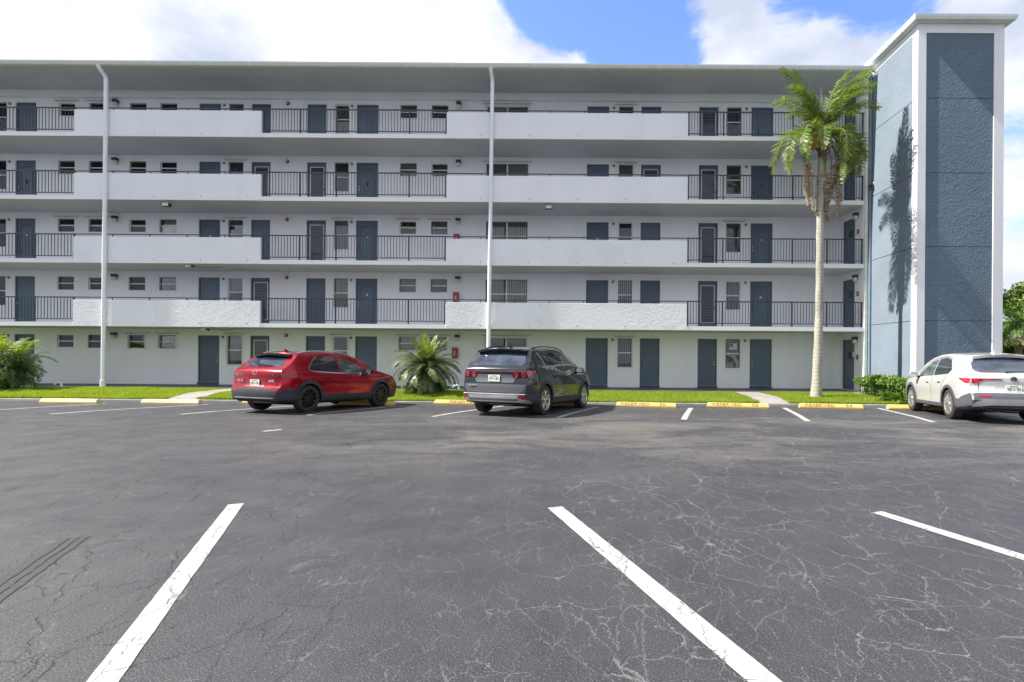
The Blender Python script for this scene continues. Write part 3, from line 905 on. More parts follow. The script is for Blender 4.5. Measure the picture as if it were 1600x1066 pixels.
rw = random.Random(11)
def window(xa, xb, za, zb, kd, k, ci):
    y = DW + 0.085
    fm = {0: M_winframe_d, 1: M_winframe_d, 2: M_winframe_w}.get((k * 3 + ci * 5) % 4 % 3, M_winframe)
    m = MB(); e = 0.035
    m.box(xa + 0.002, xa + e, y - 0.02, y + 0.045, za + 0.002, zb - 0.002).box(xb - e, xb - 0.002, y - 0.02, y + 0.045, za + 0.002, zb - 0.002)
    m.box(xa + e, xb - e, y - 0.02, y + 0.045, zb - e, zb - 0.002).box(xa + e, xb - e, y - 0.02, y + 0.045, za + 0.002, za + e)
    wn_ = bp(m, 'window', fm)
    bays = [(xa + e, xb - e)] if kd != 'wide' else [(xa + e, (xa + xb) / 2 - 0.03), ((xa + xb) / 2 + 0.03, xb - e)]
    if kd == 'wide': bp(MB().box((xa + xb) / 2 - 0.03, (xa + xb) / 2 + 0.03, y - 0.03, y + 0.045, za + e, zb - e), 'mullion', M_winframe_w, wn_)
    zm = (za + zb) / 2
    for (a, b) in bays:
        bp(MB().box(a, b, y - 0.028, y + 0.02, zm - 0.022, zm + 0.022), 'sash_bar', M_winframe_w if fm is not M_winframe else fm, wn_)
        bp(MB().box(a, b, y + 0.008, y + 0.014, zm + 0.022, zb - e), 'pane', M_pane, wn_)
        bp(MB().box(a, b, y - 0.006, y + 0.0, za + e, zm - 0.022), 'pane', M_pane, wn_)
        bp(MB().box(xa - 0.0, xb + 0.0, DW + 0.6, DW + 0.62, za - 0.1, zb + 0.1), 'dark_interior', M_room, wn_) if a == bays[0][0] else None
        r = rw.random()
        sty = 'shade' if (ci == 10 and k == 4) else ('none' if r < 0.3 else 'slats' if r < 0.7 else 'vertical' if r < 0.85 else 'roller')
        if kd == 'wide': sty = 'vertical' if k in (1, 2) else ('roller' if k in (3, 4) else 'slats')
        if kd == 'small' and sty == 'roller': sty = 'none'
        bm_ = rw.choice([M_blind, M_blind_grey, M_blind_grey])
        if sty == 'slats':
            lo = za + e + (0 if rw.random() < 0.5 else (zb - za) * 0.5)
            q = MB(); n = max(3, int((zb - e - lo) / 0.055))
            for i in range(n):
                z = lo + (zb - e - lo) * i / n
                q.add([(a, y + 0.05, z), (b, y + 0.05, z), (b, y + 0.08, z + 0.042), (a, y + 0.08, z + 0.042)], [(0, 1, 2, 3)])
            bp(q, 'blind', bm_, wn_)
        elif sty == 'vertical':
            q = MB(); n = max(4, int((b - a) / 0.09))
            for i in range(n):
                x0 = a + (b - a) * i / n
                q.add([(x0, y + 0.05, za + e), (x0 + 0.07, y + 0.085, za + e), (x0 + 0.07, y + 0.085, zb - e), (x0, y + 0.05, zb - e)], [(0, 1, 2, 3)])
            bp(q, 'blind', M_blind, wn_)
        elif sty in ('roller', 'shade'):
            lo = za + e + (zb - za) * rw.choice([0.0, 0.45, 0.5])
            bp(MB().box(a, b, y + 0.05, y + 0.056, lo, zb - e), 'blind', M_blind_tan if sty == 'shade' else bm_, wn_)
    bp(MB().box(xa - 0.03, xb + 0.03, DW - 0.035, DW + 0.062, za - 0.045, za + 0.001), 'sill', M_wall, wn_)
    return wn_

TRACK = {(4, 0), (5, 0), (7, 0), (10, 0), (12, 0), (13, 0), (14, 0), (16, 0), (2, 2), (3, 2), (10, 2), (12, 2), (13, 2), (7, 2), (19, 2), (7, 3), (14, 3), (16, 3),
         (2, 4), (3, 4), (14, 4), (16, 4)}
DST = {1: ('plain', 'plain', 'arch', 'arch', 'plain'), 6: ('plain', 'plain', 'arch', 'arch', 'plain'), 8: ('screen', 'screen', 'plain', 'screen', 'plain'),
       9: ('plain', 'plain', 'screen', 'screen', 'plain'), 11: ('plain', 'arch', 'arch', 'arch', 'plain'), 15: ('plain', 'plain', 'arch', 'arch', 'plain'),
       17: ('plain', 'plain', 'plain', 'screen', 'plain'), 18: ('plain', 'screen', 'screen', 'screen', 'screen'), 20: ('plain', 'arch', 'arch', 'arch', 'plain')}
for (xa, xb, za, zb, kd, k, ci) in openings:
    if kd == 'door':
        door(xa, xb, za, zb, k, DST.get(ci, ('plain',) * 5)[k], handed=-1 if ci in (6, 8, 9, 15, 18) else 1)
    else:
        window(xa, xb, za, zb, kd, k, ci)
    if (ci, k) in TRACK:
        m = MB(); m.box(xa - 0.18, xb + 0.2, DW - 0.05, DW, zb + 0.075, zb + 0.10).box(xa - 0.12, xb + 0.14, DW - 0.02, DW, zb + 0.05, zb + 0.075)
        tr = bp(m, 'shutter_track', M_track)
        if k == 0 or ci in (14, 16):
            q = MB(); q.box(xa - 0.07, xa - 0.012, DW - 0.03, DW, za - 0.06, zb + 0.05).box(xb + 0.012, xb + 0.07, DW - 0.03, DW, za - 0.06, zb + 0.05)
            bp(q, 'window_surround', M_trim, tr)
# notice taped in the ground floor window by the right hand doors
xa, xb = wx(1135.5), wx(1158.3); zt_ = top_z(0)
bp(MB().box(xa + 0.18, xb - 0.12, DW + 0.066, DW + 0.069, zt_ - 0.48, zt_ - 0.20), 'paper_notice', simple('paper', (0.62, 0.66, 0.62), 0.8))
bp(MB().box(xa + 0.20, xb - 0.30, DW + 0.062, DW + 0.0645, zt_ - 0.36, zt_ - 0.22), 'blue_flyer', simple('blue_print', (0.05, 0.30, 0.50), 0.6))
# round vents beside the doors
for px_ in (14.7, 350, 549.7, 959, 1166):
    for k in floors:
        m = MB(); m.lathe([(0.0, DW - 0.02), (0.035, DW - 0.03), (0.06, DW - 0.02), (0.065, DW)], 'Y', 14, (wx(px_), 0, top_z(k) - 0.07))
        bp(m, 'round_vent', M_winframe_d, smooth=True)

# ---- fittings hung on the building (each a thing of its own)
PL = {0: 'on the ground floor wall', 1: 'at the first balcony gallery', 2: 'at the second balcony gallery', 3: 'at the third balcony gallery', 4: 'at the top balcony gallery'}
def wall_lamp(x, z, label, yaw=0, y=DW):
    t_ = empty('wall_lamp', (x, y, z), yaw, label=label, cat='wall lamp', group='wall lamps along the galleries')
    MB().box(-0.05, 0.05, -0.03, 0.0, -0.02, 0.20).obj('back_plate', M_dark, t_)
    MB().box(-0.10, 0.10, -0.19, -0.03, 0.09, 0.20).obj('housing', M_dark, t_, bevel=0.01)
    MB().box(-0.075, 0.075, -0.17, -0.035, -0.07, 0.088).obj('lens', M_lens, t_, bevel=0.02)
    return t_
for k in floors:
    wall_lamp(wx(182.5), top_z(k) - 0.10, 'dark bracket lamp right of the left downspout, ' + PL[k])
    wall_lamp(wx(717), top_z(k) - 0.10, 'dark bracket lamp just left of the centre downspout, ' + PL[k])
    wall_lamp(EW, top_z(k) - 0.12, 'lamp beside the stair door in the end wall, ' + PL[k], R(-90), 22.72)
def alarm(x, z, label, y=DW, yaw=0, box=False):
    t_ = empty('fire_alarm', (x, y, z), yaw, label=label, cat='fire alarm', group='fire alarms along the galleries')
    if box:
        MB().box(-0.06, 0.06, -0.06, 0, -0.09, 0.09).obj('body', M_red, t_, bevel=0.01)
        MB().box(-0.035, 0.035, -0.072, -0.06, -0.02, 0.015).obj('pull_bar', M_trim, t_)
    else:
        MB().lathe([(0.0, -0.07), (0.06, -0.065), (0.085, -0.03), (0.085, 0.0)], 'Y', 16).obj('bell', M_red, t_, smooth=True)
        MB().box(-0.03, 0.03, -0.09, -0.068, -0.03, 0.03).obj('strobe', M_lens, t_)
        MB().tube([(0, -0.015, 0.085), (0, -0.015, 0.30)], 0.012, 6).obj('conduit', M_trim, t_)
for k in floors:
    alarm(wx(449), top_z(k) + 0.02, 'small red fire alarm bell between blue doors ' + PL[k])
    alarm(EW, floor_z(k) + 1.42, 'red fire alarm pull box beside the stair door ' + PL[k], 22.66, R(-90), True)
def extinguisher(x, z, label):
    t_ = empty('fire_extinguisher', (x, DW, z), 0, label=label, cat='fire extinguisher', group='fire extinguishers near the centre downspout')
    MB().box(-0.12, 0.12, -0.17, 0.0, -0.24, 0.24).obj('cabinet', M_red, t_, bevel=0.015)
    MB().box(-0.07, 0.07, -0.176, -0.171, -0.16, 0.12).obj('front_window', simple('pale_red_panel', (0.30, 0.10, 0.11), 0.2), t_)
    MB().tube([(0, -0.182, -0.13), (0, -0.182, 0.05), (0, -0.182, 0.09)], [0.03, 0.03, 0.012], 10).obj('bottle', simple('extinguisher_label', (0.55, 0.4, 0.4), 0.4), t_)
extinguisher(wx(713.5), 1.50, 'red extinguisher cabinet on the ground floor wall beside the date palm')
extinguisher(wx(714.5), floor_z(1) + 1.30, 'red extinguisher cabinet above the first gallery parapet')
extinguisher(wx(715), floor_z(2) + 1.30, 'red extinguisher cabinet mostly hidden behind the second gallery parapet')

def flood(x, y, z, label, small=False):
    t_ = empty('floodlight', (x, y, z), 0, label=label, cat='floodlight')
    if small:
        MB().lathe([(0.05, 0.0), (0.05, -0.02), (0.0, -0.02)], 'Z', 12).obj('mount', M_trim, t_)
        for s in (-1, 1):
            MB().tube([(0, 0, -0.02), (s * 0.06, -0.02, -0.07), (s * 0.16, -0.05, -0.09)], [0.012, 0.03, 0.05], 10).obj('lamp_head', M_trim if s < 0 else M_dark, t_, smooth=True)
        MB().tube([(0.1, 0, -0.05), (0.5, 0.3, -0.09), (0.9, 0.6, -0.02)], 0.008, 5).obj('cable', M_dark, t_)
    else:
        MB().tube([(0, 0, 0), (0, 0, -0.09)], 0.02, 8).obj('stem', M_trim, t_)
        MB().box(-0.15, 0.15, -0.10, 0.06, -0.24, -0.09).obj('housing', M_dark, t_, bevel=0.02)
        MB().box(-0.12, 0.12, -0.115, -0.10, -0.22, -0.11).obj('lens', M_lens, t_)
flood((262 - PX - 2) / 38.0, DF + 0.15, SLAB[2] - 0.005, 'dark floodlight hanging under the third gallery slab near the left downspout')
flood((858 - PX - 2) / 38.0, DF + 0.15, SLAB[2] - 0.005, 'dark floodlight hanging under the third gallery slab right of the centre downspout')
flood((297 - PX - 1) / 38.0, DF + 0.2, SLAB[1] - 0.005, 'white twin spot lamp with loose cable under the second gallery slab', True)
flood((323 - PX) / 37.5, DF + 0.4, SLAB[0] - 0.005, 'small twin spot lamp under the first gallery slab above a blue door', True)

# ================================================================== TOWER
TX0, TX1, TY0, TY1 = 11.82, 14.86, 19.1, 24.6
TZ = 13.18
tw = empty('stair_tower', (TX0, TY0, 0), label='tall square stair tower with blue stucco panels and white corners at right end', cat='tower')
def tp(mb, name, mat, parent=None, **kw):
    o = mb.obj(name, mat, parent or tw, **kw); o.location = (-TX0, -TY0, 0) if parent is None else (0, 0, 0); return o
RC = 0.030                                        # recess of the blue fields
# core
m = MB(); m.box(TX0 + 0.16, TX1 - 0.16, TY0 + 0.16, TY1, -0.3, TZ); tp(m, 'core', M_tower_white)
JZ = [-0.3, 2.75, 5.36, 7.95, 10.58, 12.86]
fx0, fx1 = 12.12, 14.50
m = MB()
m.box(TX0, fx0, TY0, TY0 + 0.16, -0.3, TZ - 0.001)
m.box(fx1, TX1, TY0, TY0 + 0.16, -0.3, TZ - 0.001)
m.box(fx0, fx1, TY0, TY0 + 0.16, JZ[-1], TZ - 0.001)
m.box(TX0, TX0 + 0.16, TY0 + 0.1605, TY0 + 0.30, -0.3, TZ - 0.001)
m.box(TX0, TX0 + 0.16, TY0 + 0.30, TY1, JZ[-1] + 0.06, TZ - 0.001)
m.box(TX1 - 0.16, TX1, TY0 + 0.1605, TY1, -0.3, TZ - 0.001)
tp(m, 'corner_frame', M_tower_white, bevel=0.006)
for i in range(5):
    g_ = 0.008
    a, b = JZ[i] + (g_ if i else 0), JZ[i + 1] - (g_ if i < 4 else 0)
    m = MB(); m.box(fx0 + 0.002, fx1 - 0.002, TY0 + RC, TY0 + 0.15, a, b)
    tp(m, 'front_panel', M_tower_front, bevel=0.006)
    b2 = b + (0.06 if i == 4 else 0)
    m = MB(); m.box(TX0 + 0.012, TX0 + 0.15, TY0 + 0.302, TY1, a, b2 - 0.002)
    tp(m, 'side_panel', M_tower_side, bevel=0.006)
m = MB(); m.box(fx0, fx1, TY0 + 0.10, TY0 + 0.157, -0.3, JZ[-1]).box(TX0 + 0.10, TX0 + 0.157, TY0 + 0.3, TY1, -0.3, JZ[-1]); tp(m, 'joint_backing', M_blue_pipe)
# roof slab and gutter ring
m = MB(); OH = 0.14
m.box(TX0 - OH, TX1 + OH, TY0 - OH, TY1 + OH, TZ, TZ + 0.16)
troof = tp(m, 'roof_slab', M_gutter)
m = MB()
def gut(p0, p1, nrm):
    vs = []
    for P in (p0, p1):
        for (o_, h_) in ((0, 0), (0.09, 0.01), (0.125, 0.10), (0.13, 0.17), (0.0, 0.17)):
            e_ = o_
            vs.append((P[0] + nrm[0] * e_ + P[2] * e_, P[1] + nrm[1] * e_ + P[3] * e_, TZ + 0.02 + h_))
    m.add(vs, [(i, (i + 1) % 5, (i + 1) % 5 + 5, i + 5) for i in range(5)] + [(0, 1, 2, 3, 4), (5, 6, 7, 8, 9)])
gx0, gx1, gy0, gy1 = TX0 - OH - 0.001, TX1 + OH + 0.001, TY0 - OH - 0.001, TY1 + OH
gut((gx0, gy0, -1, 0), (gx1, gy0, 1, 0), (0, -1))
gut((gx0, gy0, 0, -1), (gx0, gy1, 0, 0), (-1, 0))
gut((gx1, gy0, 0, -1), (gx1, gy1, 0, 0), (1, 0))
tp(m, 'gutter', M_gutter)
# small camera bracket on the side wall
t_ = empty('security_camera', (TX0 + 0.012, 21.95, 8.45), R(90), label='small dark camera bracket high on the tower side wall', cat='camera')
MB().lathe([(0.0, -0.03), (0.06, -0.03), (0.06, 0.0)], 'Y', 12).obj('mount', M_trim, t_).rotation_euler = (0, 0, R(-180))
MB().tube([(0, 0.03, 0.02), (-0.02, 0.12, 0.0), (-0.05, 0.2, -0.1)], [0.03, 0.04, 0.05], 8).obj('camera_head', M_dark, t_)
MB().tube([(0, 0.03, 0.02), (0.03, 0.10, -0.08), (0.10, 0.12, -0.22)], [0.02, 0.02, 0.03], 8).obj('arm', M_dark, t_)

# ================================================================== WHEEL STOPS
t = NT('yellow_stop_paint')
b_ = t.mix(t.ramp(t.noise(3.5, 6, 0.7), 0.35, 0.7), (0.60, 0.41, 0.085), (0.60, 0.47, 0.20))
b_ = t.mix(t.ramp(t.noise(14, 6, 0.75), 0.55, 0.75, 0, 0.7), b_, (0.62, 0.52, 0.30))
b_ = t.mix(t.ramp(t.noise(30, 5, 0.75), 0.64, 0.78, 0, 0.7), b_, (0.22, 0.17, 0.12))
t.col(b_); t.set(Roughness=0.75); t.bump(t.noise(50, 4), 0.4, 0.006)
M_stop = t.mat
t = NT('faded_stop_paint')
b_ = t.mix(t.ramp(t.noise(3.5, 6, 0.7), 0.35, 0.7), (0.66, 0.50, 0.24), (0.68, 0.58, 0.40))
b_ = t.mix(t.ramp(t.noise(20, 5, 0.75), 0.6, 0.75, 0, 0.7), b_, (0.40, 0.30, 0.18))
t.col(b_); t.set(Roughness=0.8); t.bump(t.noise(50, 4), 0.4, 0.006)
M_stop_f = t.mat
M_stencil = simple('worn_stencil_paint', (0.26, 0.17, 0.08), 0.8, 0, 0.6, 30)

def text_mesh(body, size, depth=0.002, bold=0.0):
    cu = bpy.data.curves.new('lettering', 'FONT'); cu.body = body; cu.size = size; cu.extrude = depth; cu.offset = bold
    cu.align_x = 'CENTER'; cu.align_y = 'CENTER'; cu.resolution_u = 2
    o = bpy.data.objects.new('tmp', cu); col.objects.link(o)
    dg = bpy.context.evaluated_depsgraph_get()
    me = bpy.data.meshes.new_from_object(o.evaluated_get(dg))
    bpy.data.objects.remove(o)
    return me

def stencil(body, mat, parent, loc, rot, size, space=1.0):
    me = text_mesh(body, size); me.materials.clear(); me.materials.append(mat)
    o = bpy.data.objects.new('lettering', me); link(o, parent)
    o.location = loc; o.rotation_euler = rot; o.scale = (space, 1, 1)
    return o

STOPS = [(106, 630.6, 3, None, 'f', 'faded wheel stop farthest left on the kerb strip'),
         (265, 631.6, 3, None, 'f', 'faded wheel stop at the foot of the left concrete path'),
         (421, 631.8, 8, None, 'y', 'yellow wheel stop behind the left rear wheel of the red car'),
         (570, 633.2, 8, None, 'y', 'yellow wheel stop under the nose of the red car'),
         (722, 632.6, 8, 'RESERVED', 'y', 'yellow RESERVED wheel stop in front of the date palm'),
         (866, 634.2, 9, None, 'y', 'yellow wheel stop under the front of the grey car'),
         (1010, 636.4, 11, 'RESERVED   50', 'y', 'yellow wheel stop lettered RESERVED 50, right of the grey car'),
         (1154, 637.4, 10, 'RESERVED   52', 'y', 'yellow wheel stop lettered RESERVED 52 before the right concrete path'),
         (1300, 638.6, 9, 'RESERVED   54', 'y', 'bright yellow wheel stop lettered RESERVED 54 in front of the tall palm'),
         (1441, 641.0, 9, None, 'y', 'yellow wheel stop partly hidden by the front wheel of the white car')]
for (px_, py_, ang, txt, kd, lab) in STOPS:
    p = on_lot(px_, py_)
    L2 = 0.915; w = 0.11; w2 = 0.065; h = 0.135
    t_ = empty('wheel_stop', (p.x, p.y + 0.10, p.z), R(-ang), label=lab, cat='wheel stop', group='concrete wheel stops along the lawn')
    m = MB()
    sec = [(-w, 0.0), (-w, 0.05), (-w2, h), (w2, h), (w, 0.05), (w, 0.0)]
    for q in (-1, 1):
        m.v += [((L2 * q, a, b) if b < 0.06 else ((L2 - 0.03) * q, a, b)) for (a, b) in sec]
    n = 6; m.f += [(i, (i + 1) % n, (i + 1) % n + n, i + n) for i in range(n)] + [tuple(range(n)), tuple(range(n, 2 * n))]; m.m += [0] * (n + 2)
    m.obj('concrete_bar', M_stop_f if kd == 'f' else M_stop, t_, bevel=0.01)
    for q in (-0.78, 0.78):
        MB().lathe([(0.0, h + 0.004), (0.014, h + 0.004), (0.014, h - 0.01)], 'Z', 8, (q, 0, 0)).obj('anchor_bolt', M_winframe_d, t_)
    if txt:
        th_ = math.atan2(h - 0.05, w - w2)
        word, _, num = txt.partition('   ')
        stencil(word, M_stencil, t_, (-0.33 if num else 0.05, -(w + w2) / 2 - 0.005, (h + 0.05) / 2 + 0.002), (th_, 0, 0), 0.115, 1.7)
        if num: stencil(num, M_stencil, t_, (0.50, -(w + w2) / 2 - 0.005, (h + 0.05) / 2 + 0.002), (th_, 0, 0), 0.115, 1.7)

# ================================================================== DRAIN PIPES ON THE LAWN EDGE
M_pvc = simple('white_pvc', (0.75, 0.74, 0.70), 0.45)
def drain(p, d, label):
    t_ = empty('drain_elbow', p, 0, label=label, cat='drain pipe')
    MB().tube([(0, 0, -0.1), (0, 0, 0.12), (d * 0.03, 0, 0.18), (d * 0.10, 0, 0.20), (d * 0.2, -0.02, 0.18), (d * 0.24, -0.03, 0.12)], 0.04, 10).obj('pipe', M_pvc, t_, smooth=True)
    MB().lathe([(0.041, 0.05), (0.048, 0.05), (0.048, 0.12), (0.041, 0.12)], 'Z', 12).obj('collar', M_pvc, t_)
drain((at_depth(96, 600, DF - 0.25).x, DF - 0.25, -0.01), -1, 'small white bent drain pipe at the walkway edge near left downspout')
drain((at_depth(717, 600, DF - 0.25).x, DF - 0.25, -0.01), -1, 'small white bent drain pipe between date palm and grey car')
m = MB(); m.box(11.05, 11.62, 20.9, 21.9, -0.1, 0.03)
m.obj('splash_block', M_path, None, label='pale concrete splash block at the foot of the blue downspout', cat='splash block', bevel=0.02)

# ================================================================== CARS
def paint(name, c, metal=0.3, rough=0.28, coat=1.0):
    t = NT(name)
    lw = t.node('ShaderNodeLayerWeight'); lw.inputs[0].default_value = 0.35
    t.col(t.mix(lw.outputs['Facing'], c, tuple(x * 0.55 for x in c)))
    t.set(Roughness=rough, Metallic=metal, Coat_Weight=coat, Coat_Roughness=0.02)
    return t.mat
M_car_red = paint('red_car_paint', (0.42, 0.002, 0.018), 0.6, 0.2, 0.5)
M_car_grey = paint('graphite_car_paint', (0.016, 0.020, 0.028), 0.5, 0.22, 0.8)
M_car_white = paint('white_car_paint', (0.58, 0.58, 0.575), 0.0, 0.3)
M_clad = simple('black_plastic_cladding', (0.032, 0.036, 0.042), 0.55, 0, 0.15)
M_clad_g = simple('grey_plastic_cladding', (0.026, 0.029, 0.036), 0.6, 0, 0.15)
M_clad_w = simple('dark_grey_cladding', (0.085, 0.088, 0.105), 0.55, 0, 0.1)
M_black = simple('gloss_black', (0.008, 0.008, 0.010), 0.12)
M_under = simple('underbody_black', (0.012, 0.012, 0.012), 0.9)
M_tyre = simple('tyre_rubber', (0.028, 0.027, 0.027), 0.8, 0, 0.3, 20, 0.3, 60)
M_alloy = simple('silver_alloy', (0.55, 0.54, 0.52), 0.3, 0.8)
M_alloy_k = simple('black_alloy', (0.015, 0.015, 0.016), 0.3, 0.3)
M_chrome = simple('chrome', (0.75, 0.76, 0.78), 0.12, 1.0, 0.02)
M_silver = simple('silver_skid_trim', (0.46, 0.47, 0.50), 0.35, 0.6)
M_seam = simple('panel_gap', (0.006, 0.006, 0.006), 0.9)
M_plate = simple('plate_white', (0.62, 0.66, 0.60), 0.4)
M_plate_g = simple('plate_green_print', (0.05, 0.22, 0.16), 0.5)
M_plate_o = simple('plate_orange_print', (0.70, 0.22, 0.06), 0.5)
def car_glass(name, c):
    t = NT(name)
    t.col(t.mix(t.ramp(t.noise(1.6, 4, 0.6), 0.4, 0.62), c, tuple(x * 0.35 for x in c)))
    t.set(Roughness=0.03); t.b.inputs['Specular IOR Level'].default_value = 0.9
    t.set(Coat_Weight=0.6, Coat_Roughness=0.01)
    return t.mat
M_cg = car_glass('tinted_car_glass', (0.030, 0.038, 0.045))
M_cg_rear = car_glass('rear_screen_glass', (0.035, 0.05, 0.08))
M_cg_front_lit = car_glass('lit_front_glass', (0.11, 0.16, 0.145))  # opaque; the greenish light showing through is put into its colour
def lampmat(name, c):
    t = NT(name)
    w = t.node('ShaderNodeTexWave'); w.inputs['Scale'].default_value = 14; w.inputs['Distortion'].default_value = 1.0; t.link(t.tc.outputs['Object'], w.inputs[0])
    t.col(t.mix(w.outputs['Fac'], c, tuple(x * 0.35 for x in c))); t.set(Roughness=0.1, Coat_Weight=1.0)
    return t.mat
M_tail = lampmat('red_tail_lamp', (0.60, 0.012, 0.03))
M_tail_d = lampmat('smoked_tail_lamp', (0.12, 0.006, 0.012))
M_reflector = simple('red_reflector', (0.42, 0.01, 0.015), 0.2)

def interp(tab, x):
    if x <= tab[0][0]: return tab[0][1]
    for (a, va), (b, vb) in zip(tab, tab[1:]):
        if x <= b:
            return va + (vb - va) * (x - a) / (b - a)
    return tab[-1][1]
def sm(tab, x, h=0.10):
    return (interp(tab, x - h) + 2 * interp(tab, x - h / 2) + 2 * interp(tab, x) + 2 * interp(tab, x + h / 2) + interp(tab, x + h)) / 8

def body_mesh(sp):
    """closed body shell: x rear -> front, y left, z up; built as a gridded box wrapped on the car's measured sections"""
    L, W = sp['L'], sp['W'] / 2
    xr = lambda z: sm(sp['rear'], z, 0.035)
    xf = lambda z: L - sm(sp['front'], z, 0.05)
    NX = 66; SUBK = 4; NY = 12
    def section(x):
        b = sm(sp['belt'], x); r = sm(sp['roof'], x, 0.09)
        be = min(b, r - 0.07); h = max(r - be, 0.0)
        glass = min(1.0, max(0.0, (h - 0.07) / 0.25))
        wr = W * (0.945 - sp['tumble'] * (h - 0.07))
        rad = 0.05 + 0.05 * glass
        zb = sm(sp['bottom'], x)
        cps = [(0.70 * W, zb), (0.93 * W, zb + 0.03), (0.975 * W, zb + 0.12), (0.985 * W, 0.52), (1.0 * W, 0.70),
               (0.992 * W, be - 0.16), (0.968 * W, be - 0.05), (0.945 * W, be), (0.925 * W, be + 0.02 + 0.02 * glass)]
        y8, z8 = cps[-1]; yt, zt = wr, r - rad
        zt = max(zt, z8 + 0.01)
        for q in (0.33, 0.66): cps.append((y8 + (yt - y8) * q + 0.012 * glass, z8 + (zt - z8) * q))
        cps += [(yt, zt), (yt - 0.035, zt + (r - zt) * 0.55), (yt - 0.10, zt + (r - zt) * 0.86)]
        return cps, r
    def catmull(cps):
        out = []
        P = [cps[0]] + cps + [cps[-1]]
        for i in range(1, len(P) - 2):
            for s in range(SUBK):
                t = s / SUBK
                o = []
                for c in (0, 1):
                    p0, p1, p2, p3 = P[i-1][c], P[i][c], P[i+1][c], P[i+2][c]
                    o.append(0.5 * (2*p1 + (p2-p0)*t + (2*p0-5*p1+4*p2-p3)*t*t + (3*p1-p0-3*p2+p3)*t**3))
                out.append(tuple(o))
        out.append(cps[-1])
        return out
    def plan(x):
        a = max(0.0, 1 - x / sp.get('rr', 0.65)); c = max(0.0, 1 - (L - x) / 1.0)
        return 1 - sp.get('rt', 0.13) * a ** 2.4 - 0.20 * c ** 2.4
    ts = [0.5 - 0.5 * math.cos(PI * i / NX) for i in range(NX + 1)]
    ts = [0.35 * a + 0.65 * (i / NX) for i, a in enumerate(ts)]
    grid = []; roofc = []
    for t in ts:
        col_ = []
        x0 = t * L
        nk = None
        K = (14 - 1) * SUBK + 1
        for k in range(K):
            x = x0
            for _ in range(6):
                s, r = section(min(max(x, 0.0), L))
                y, z = catmull(s)[k] if False else catmull_cache(s, catmull, x)[k]
                x = xr(z) + t * (xf(z) - xr(z))
            fl = sp.get('flare', 0.0)
            y2 = y * plan(x)
            col_.append((x, y2, z))
        grid.append(col_)
        x = col_[-1][0]
        roofc.append(section(x)[1] + 0.012)
    K = len(grid[0])
    V = []; F = []
    def idx(side, i, k): return (0 if side > 0 else 1) * (NX + 1) * K + i * K + k
    for side in (1, -1):
        for i in range(NX + 1):
            for k in range(K):
                x, y, z = grid[i][k]; V.append((x, y * side, z))
    for side in (1, -1):
        for i in range(NX):
            for k in range(K - 1):
                F.append((idx(side, i, k), idx(side, i + 1, k), idx(side, i + 1, k + 1), idx(side, i, k + 1)))
    fs = [1 - 2 * j / NY for j in range(NY + 1)]
    def patch(row_i_k, fn):
        """row_i_k: list of (left vertex index, right vertex index, (x,y,z)); fn(f,x,y,z)->point"""
        R_ = []
        for (a, b, p) in row_i_k:
            r = [a]
            for f in fs[1:-1]:
                V.append(fn(f, *p)); r.append(len(V) - 1)
            r.append(b); R_.append(r)
        for i in range(len(R_) - 1):
            for j in range(NY):
                F.append((R_[i][j], R_[i][j + 1], R_[i + 1][j + 1], R_[i + 1][j]))
    patch([(idx(1, i, K - 1), idx(-1, i, K - 1), grid[i][K - 1] ) for i in range(NX + 1)],
          lambda f, x, y, z: (x - (0.05 * (1 - f * f) if x < sp['L'] * 0.3 else 0) * max(0, 1 - (x - grid[0][K-1][0]) / 0.4) + 0.10 * (1 - f * f) * min(1, max(0, (x - L + 0.5) / 0.5)) , y * f, z + 0.035 * (1 - f * f)))
    patch([(idx(1, i, 0), idx(-1, i, 0), grid[i][0]) for i in range(NX + 1)], lambda f, x, y, z: (x, y * f, z))
    rb = sp.get('rb', 0.05)
    patch([(idx(1, 0, k), idx(-1, 0, k), grid[0][k]) for k in range(K)], lambda f, x, y, z: (x - rb * (1 - abs(f) ** 2.6) * (1 if z < 1.3 else 1), y * f, z + (0.035 * (1 - f * f) * min(1, max(0, (z - 1.0) / 0.45)))))
    patch([(idx(1, NX, k), idx(-1, NX, k), grid[NX][k]) for k in range(K)], lambda f, x, y, z: (x + 0.10 * (1 - abs(f) ** 2.4), y * f, z + 0.035 * (1 - f * f) * min(1, max(0, (z - 0.7) / 0.1))))
    return V, F

_cc = {}
def catmull_cache(s, fn, x):
    key = tuple(round(a, 5) for p in s for a in p)
    if key not in _cc:
        if len(_cc) > 4000: _cc.clear()
        _cc[key] = fn(s)
    return _cc[key]

def offset_poly(poly, d):
    """grow (d>0) a simple polygon outward"""
    n = len(poly); A = sum(poly[i][0]*poly[(i+1)%n][1]-poly[(i+1)%n][0]*poly[i][1] for i in range(n))
    sg = 1 if A > 0 else -1
    out = []
    for i in range(n):
        p0, p1, p2 = Vector(poly[i-1]), Vector(poly[i]), Vector(poly[(i+1) % n])
        e1 = (p1 - p0).normalized(); e2 = (p2 - p1).normalized()
        n1 = Vector((e1.y, -e1.x)) * sg; n2 = Vector((e2.y, -e2.x)) * sg
        b = (n1 + n2)
        if b.length < 1e-4: b = n1
        b.normalize()
        c = max(0.45, b.dot(n1))
        out.append(tuple(p1 + b * d / c))
    return out

def round_poly(poly, n=3):
    """Chaikin corner cutting, ratio small so shapes stay crisp"""
    out = []
    N = len(poly)
    for i in range(N):
        p, q = Vector(poly[i]), Vector(poly[(i + 1) % N])
        k = min(0.22, 0.028 / max(1e-6, (q - p).length))
        out += [tuple(p.lerp(q, k)), tuple(p.lerp(q, 1 - k))]
    return out

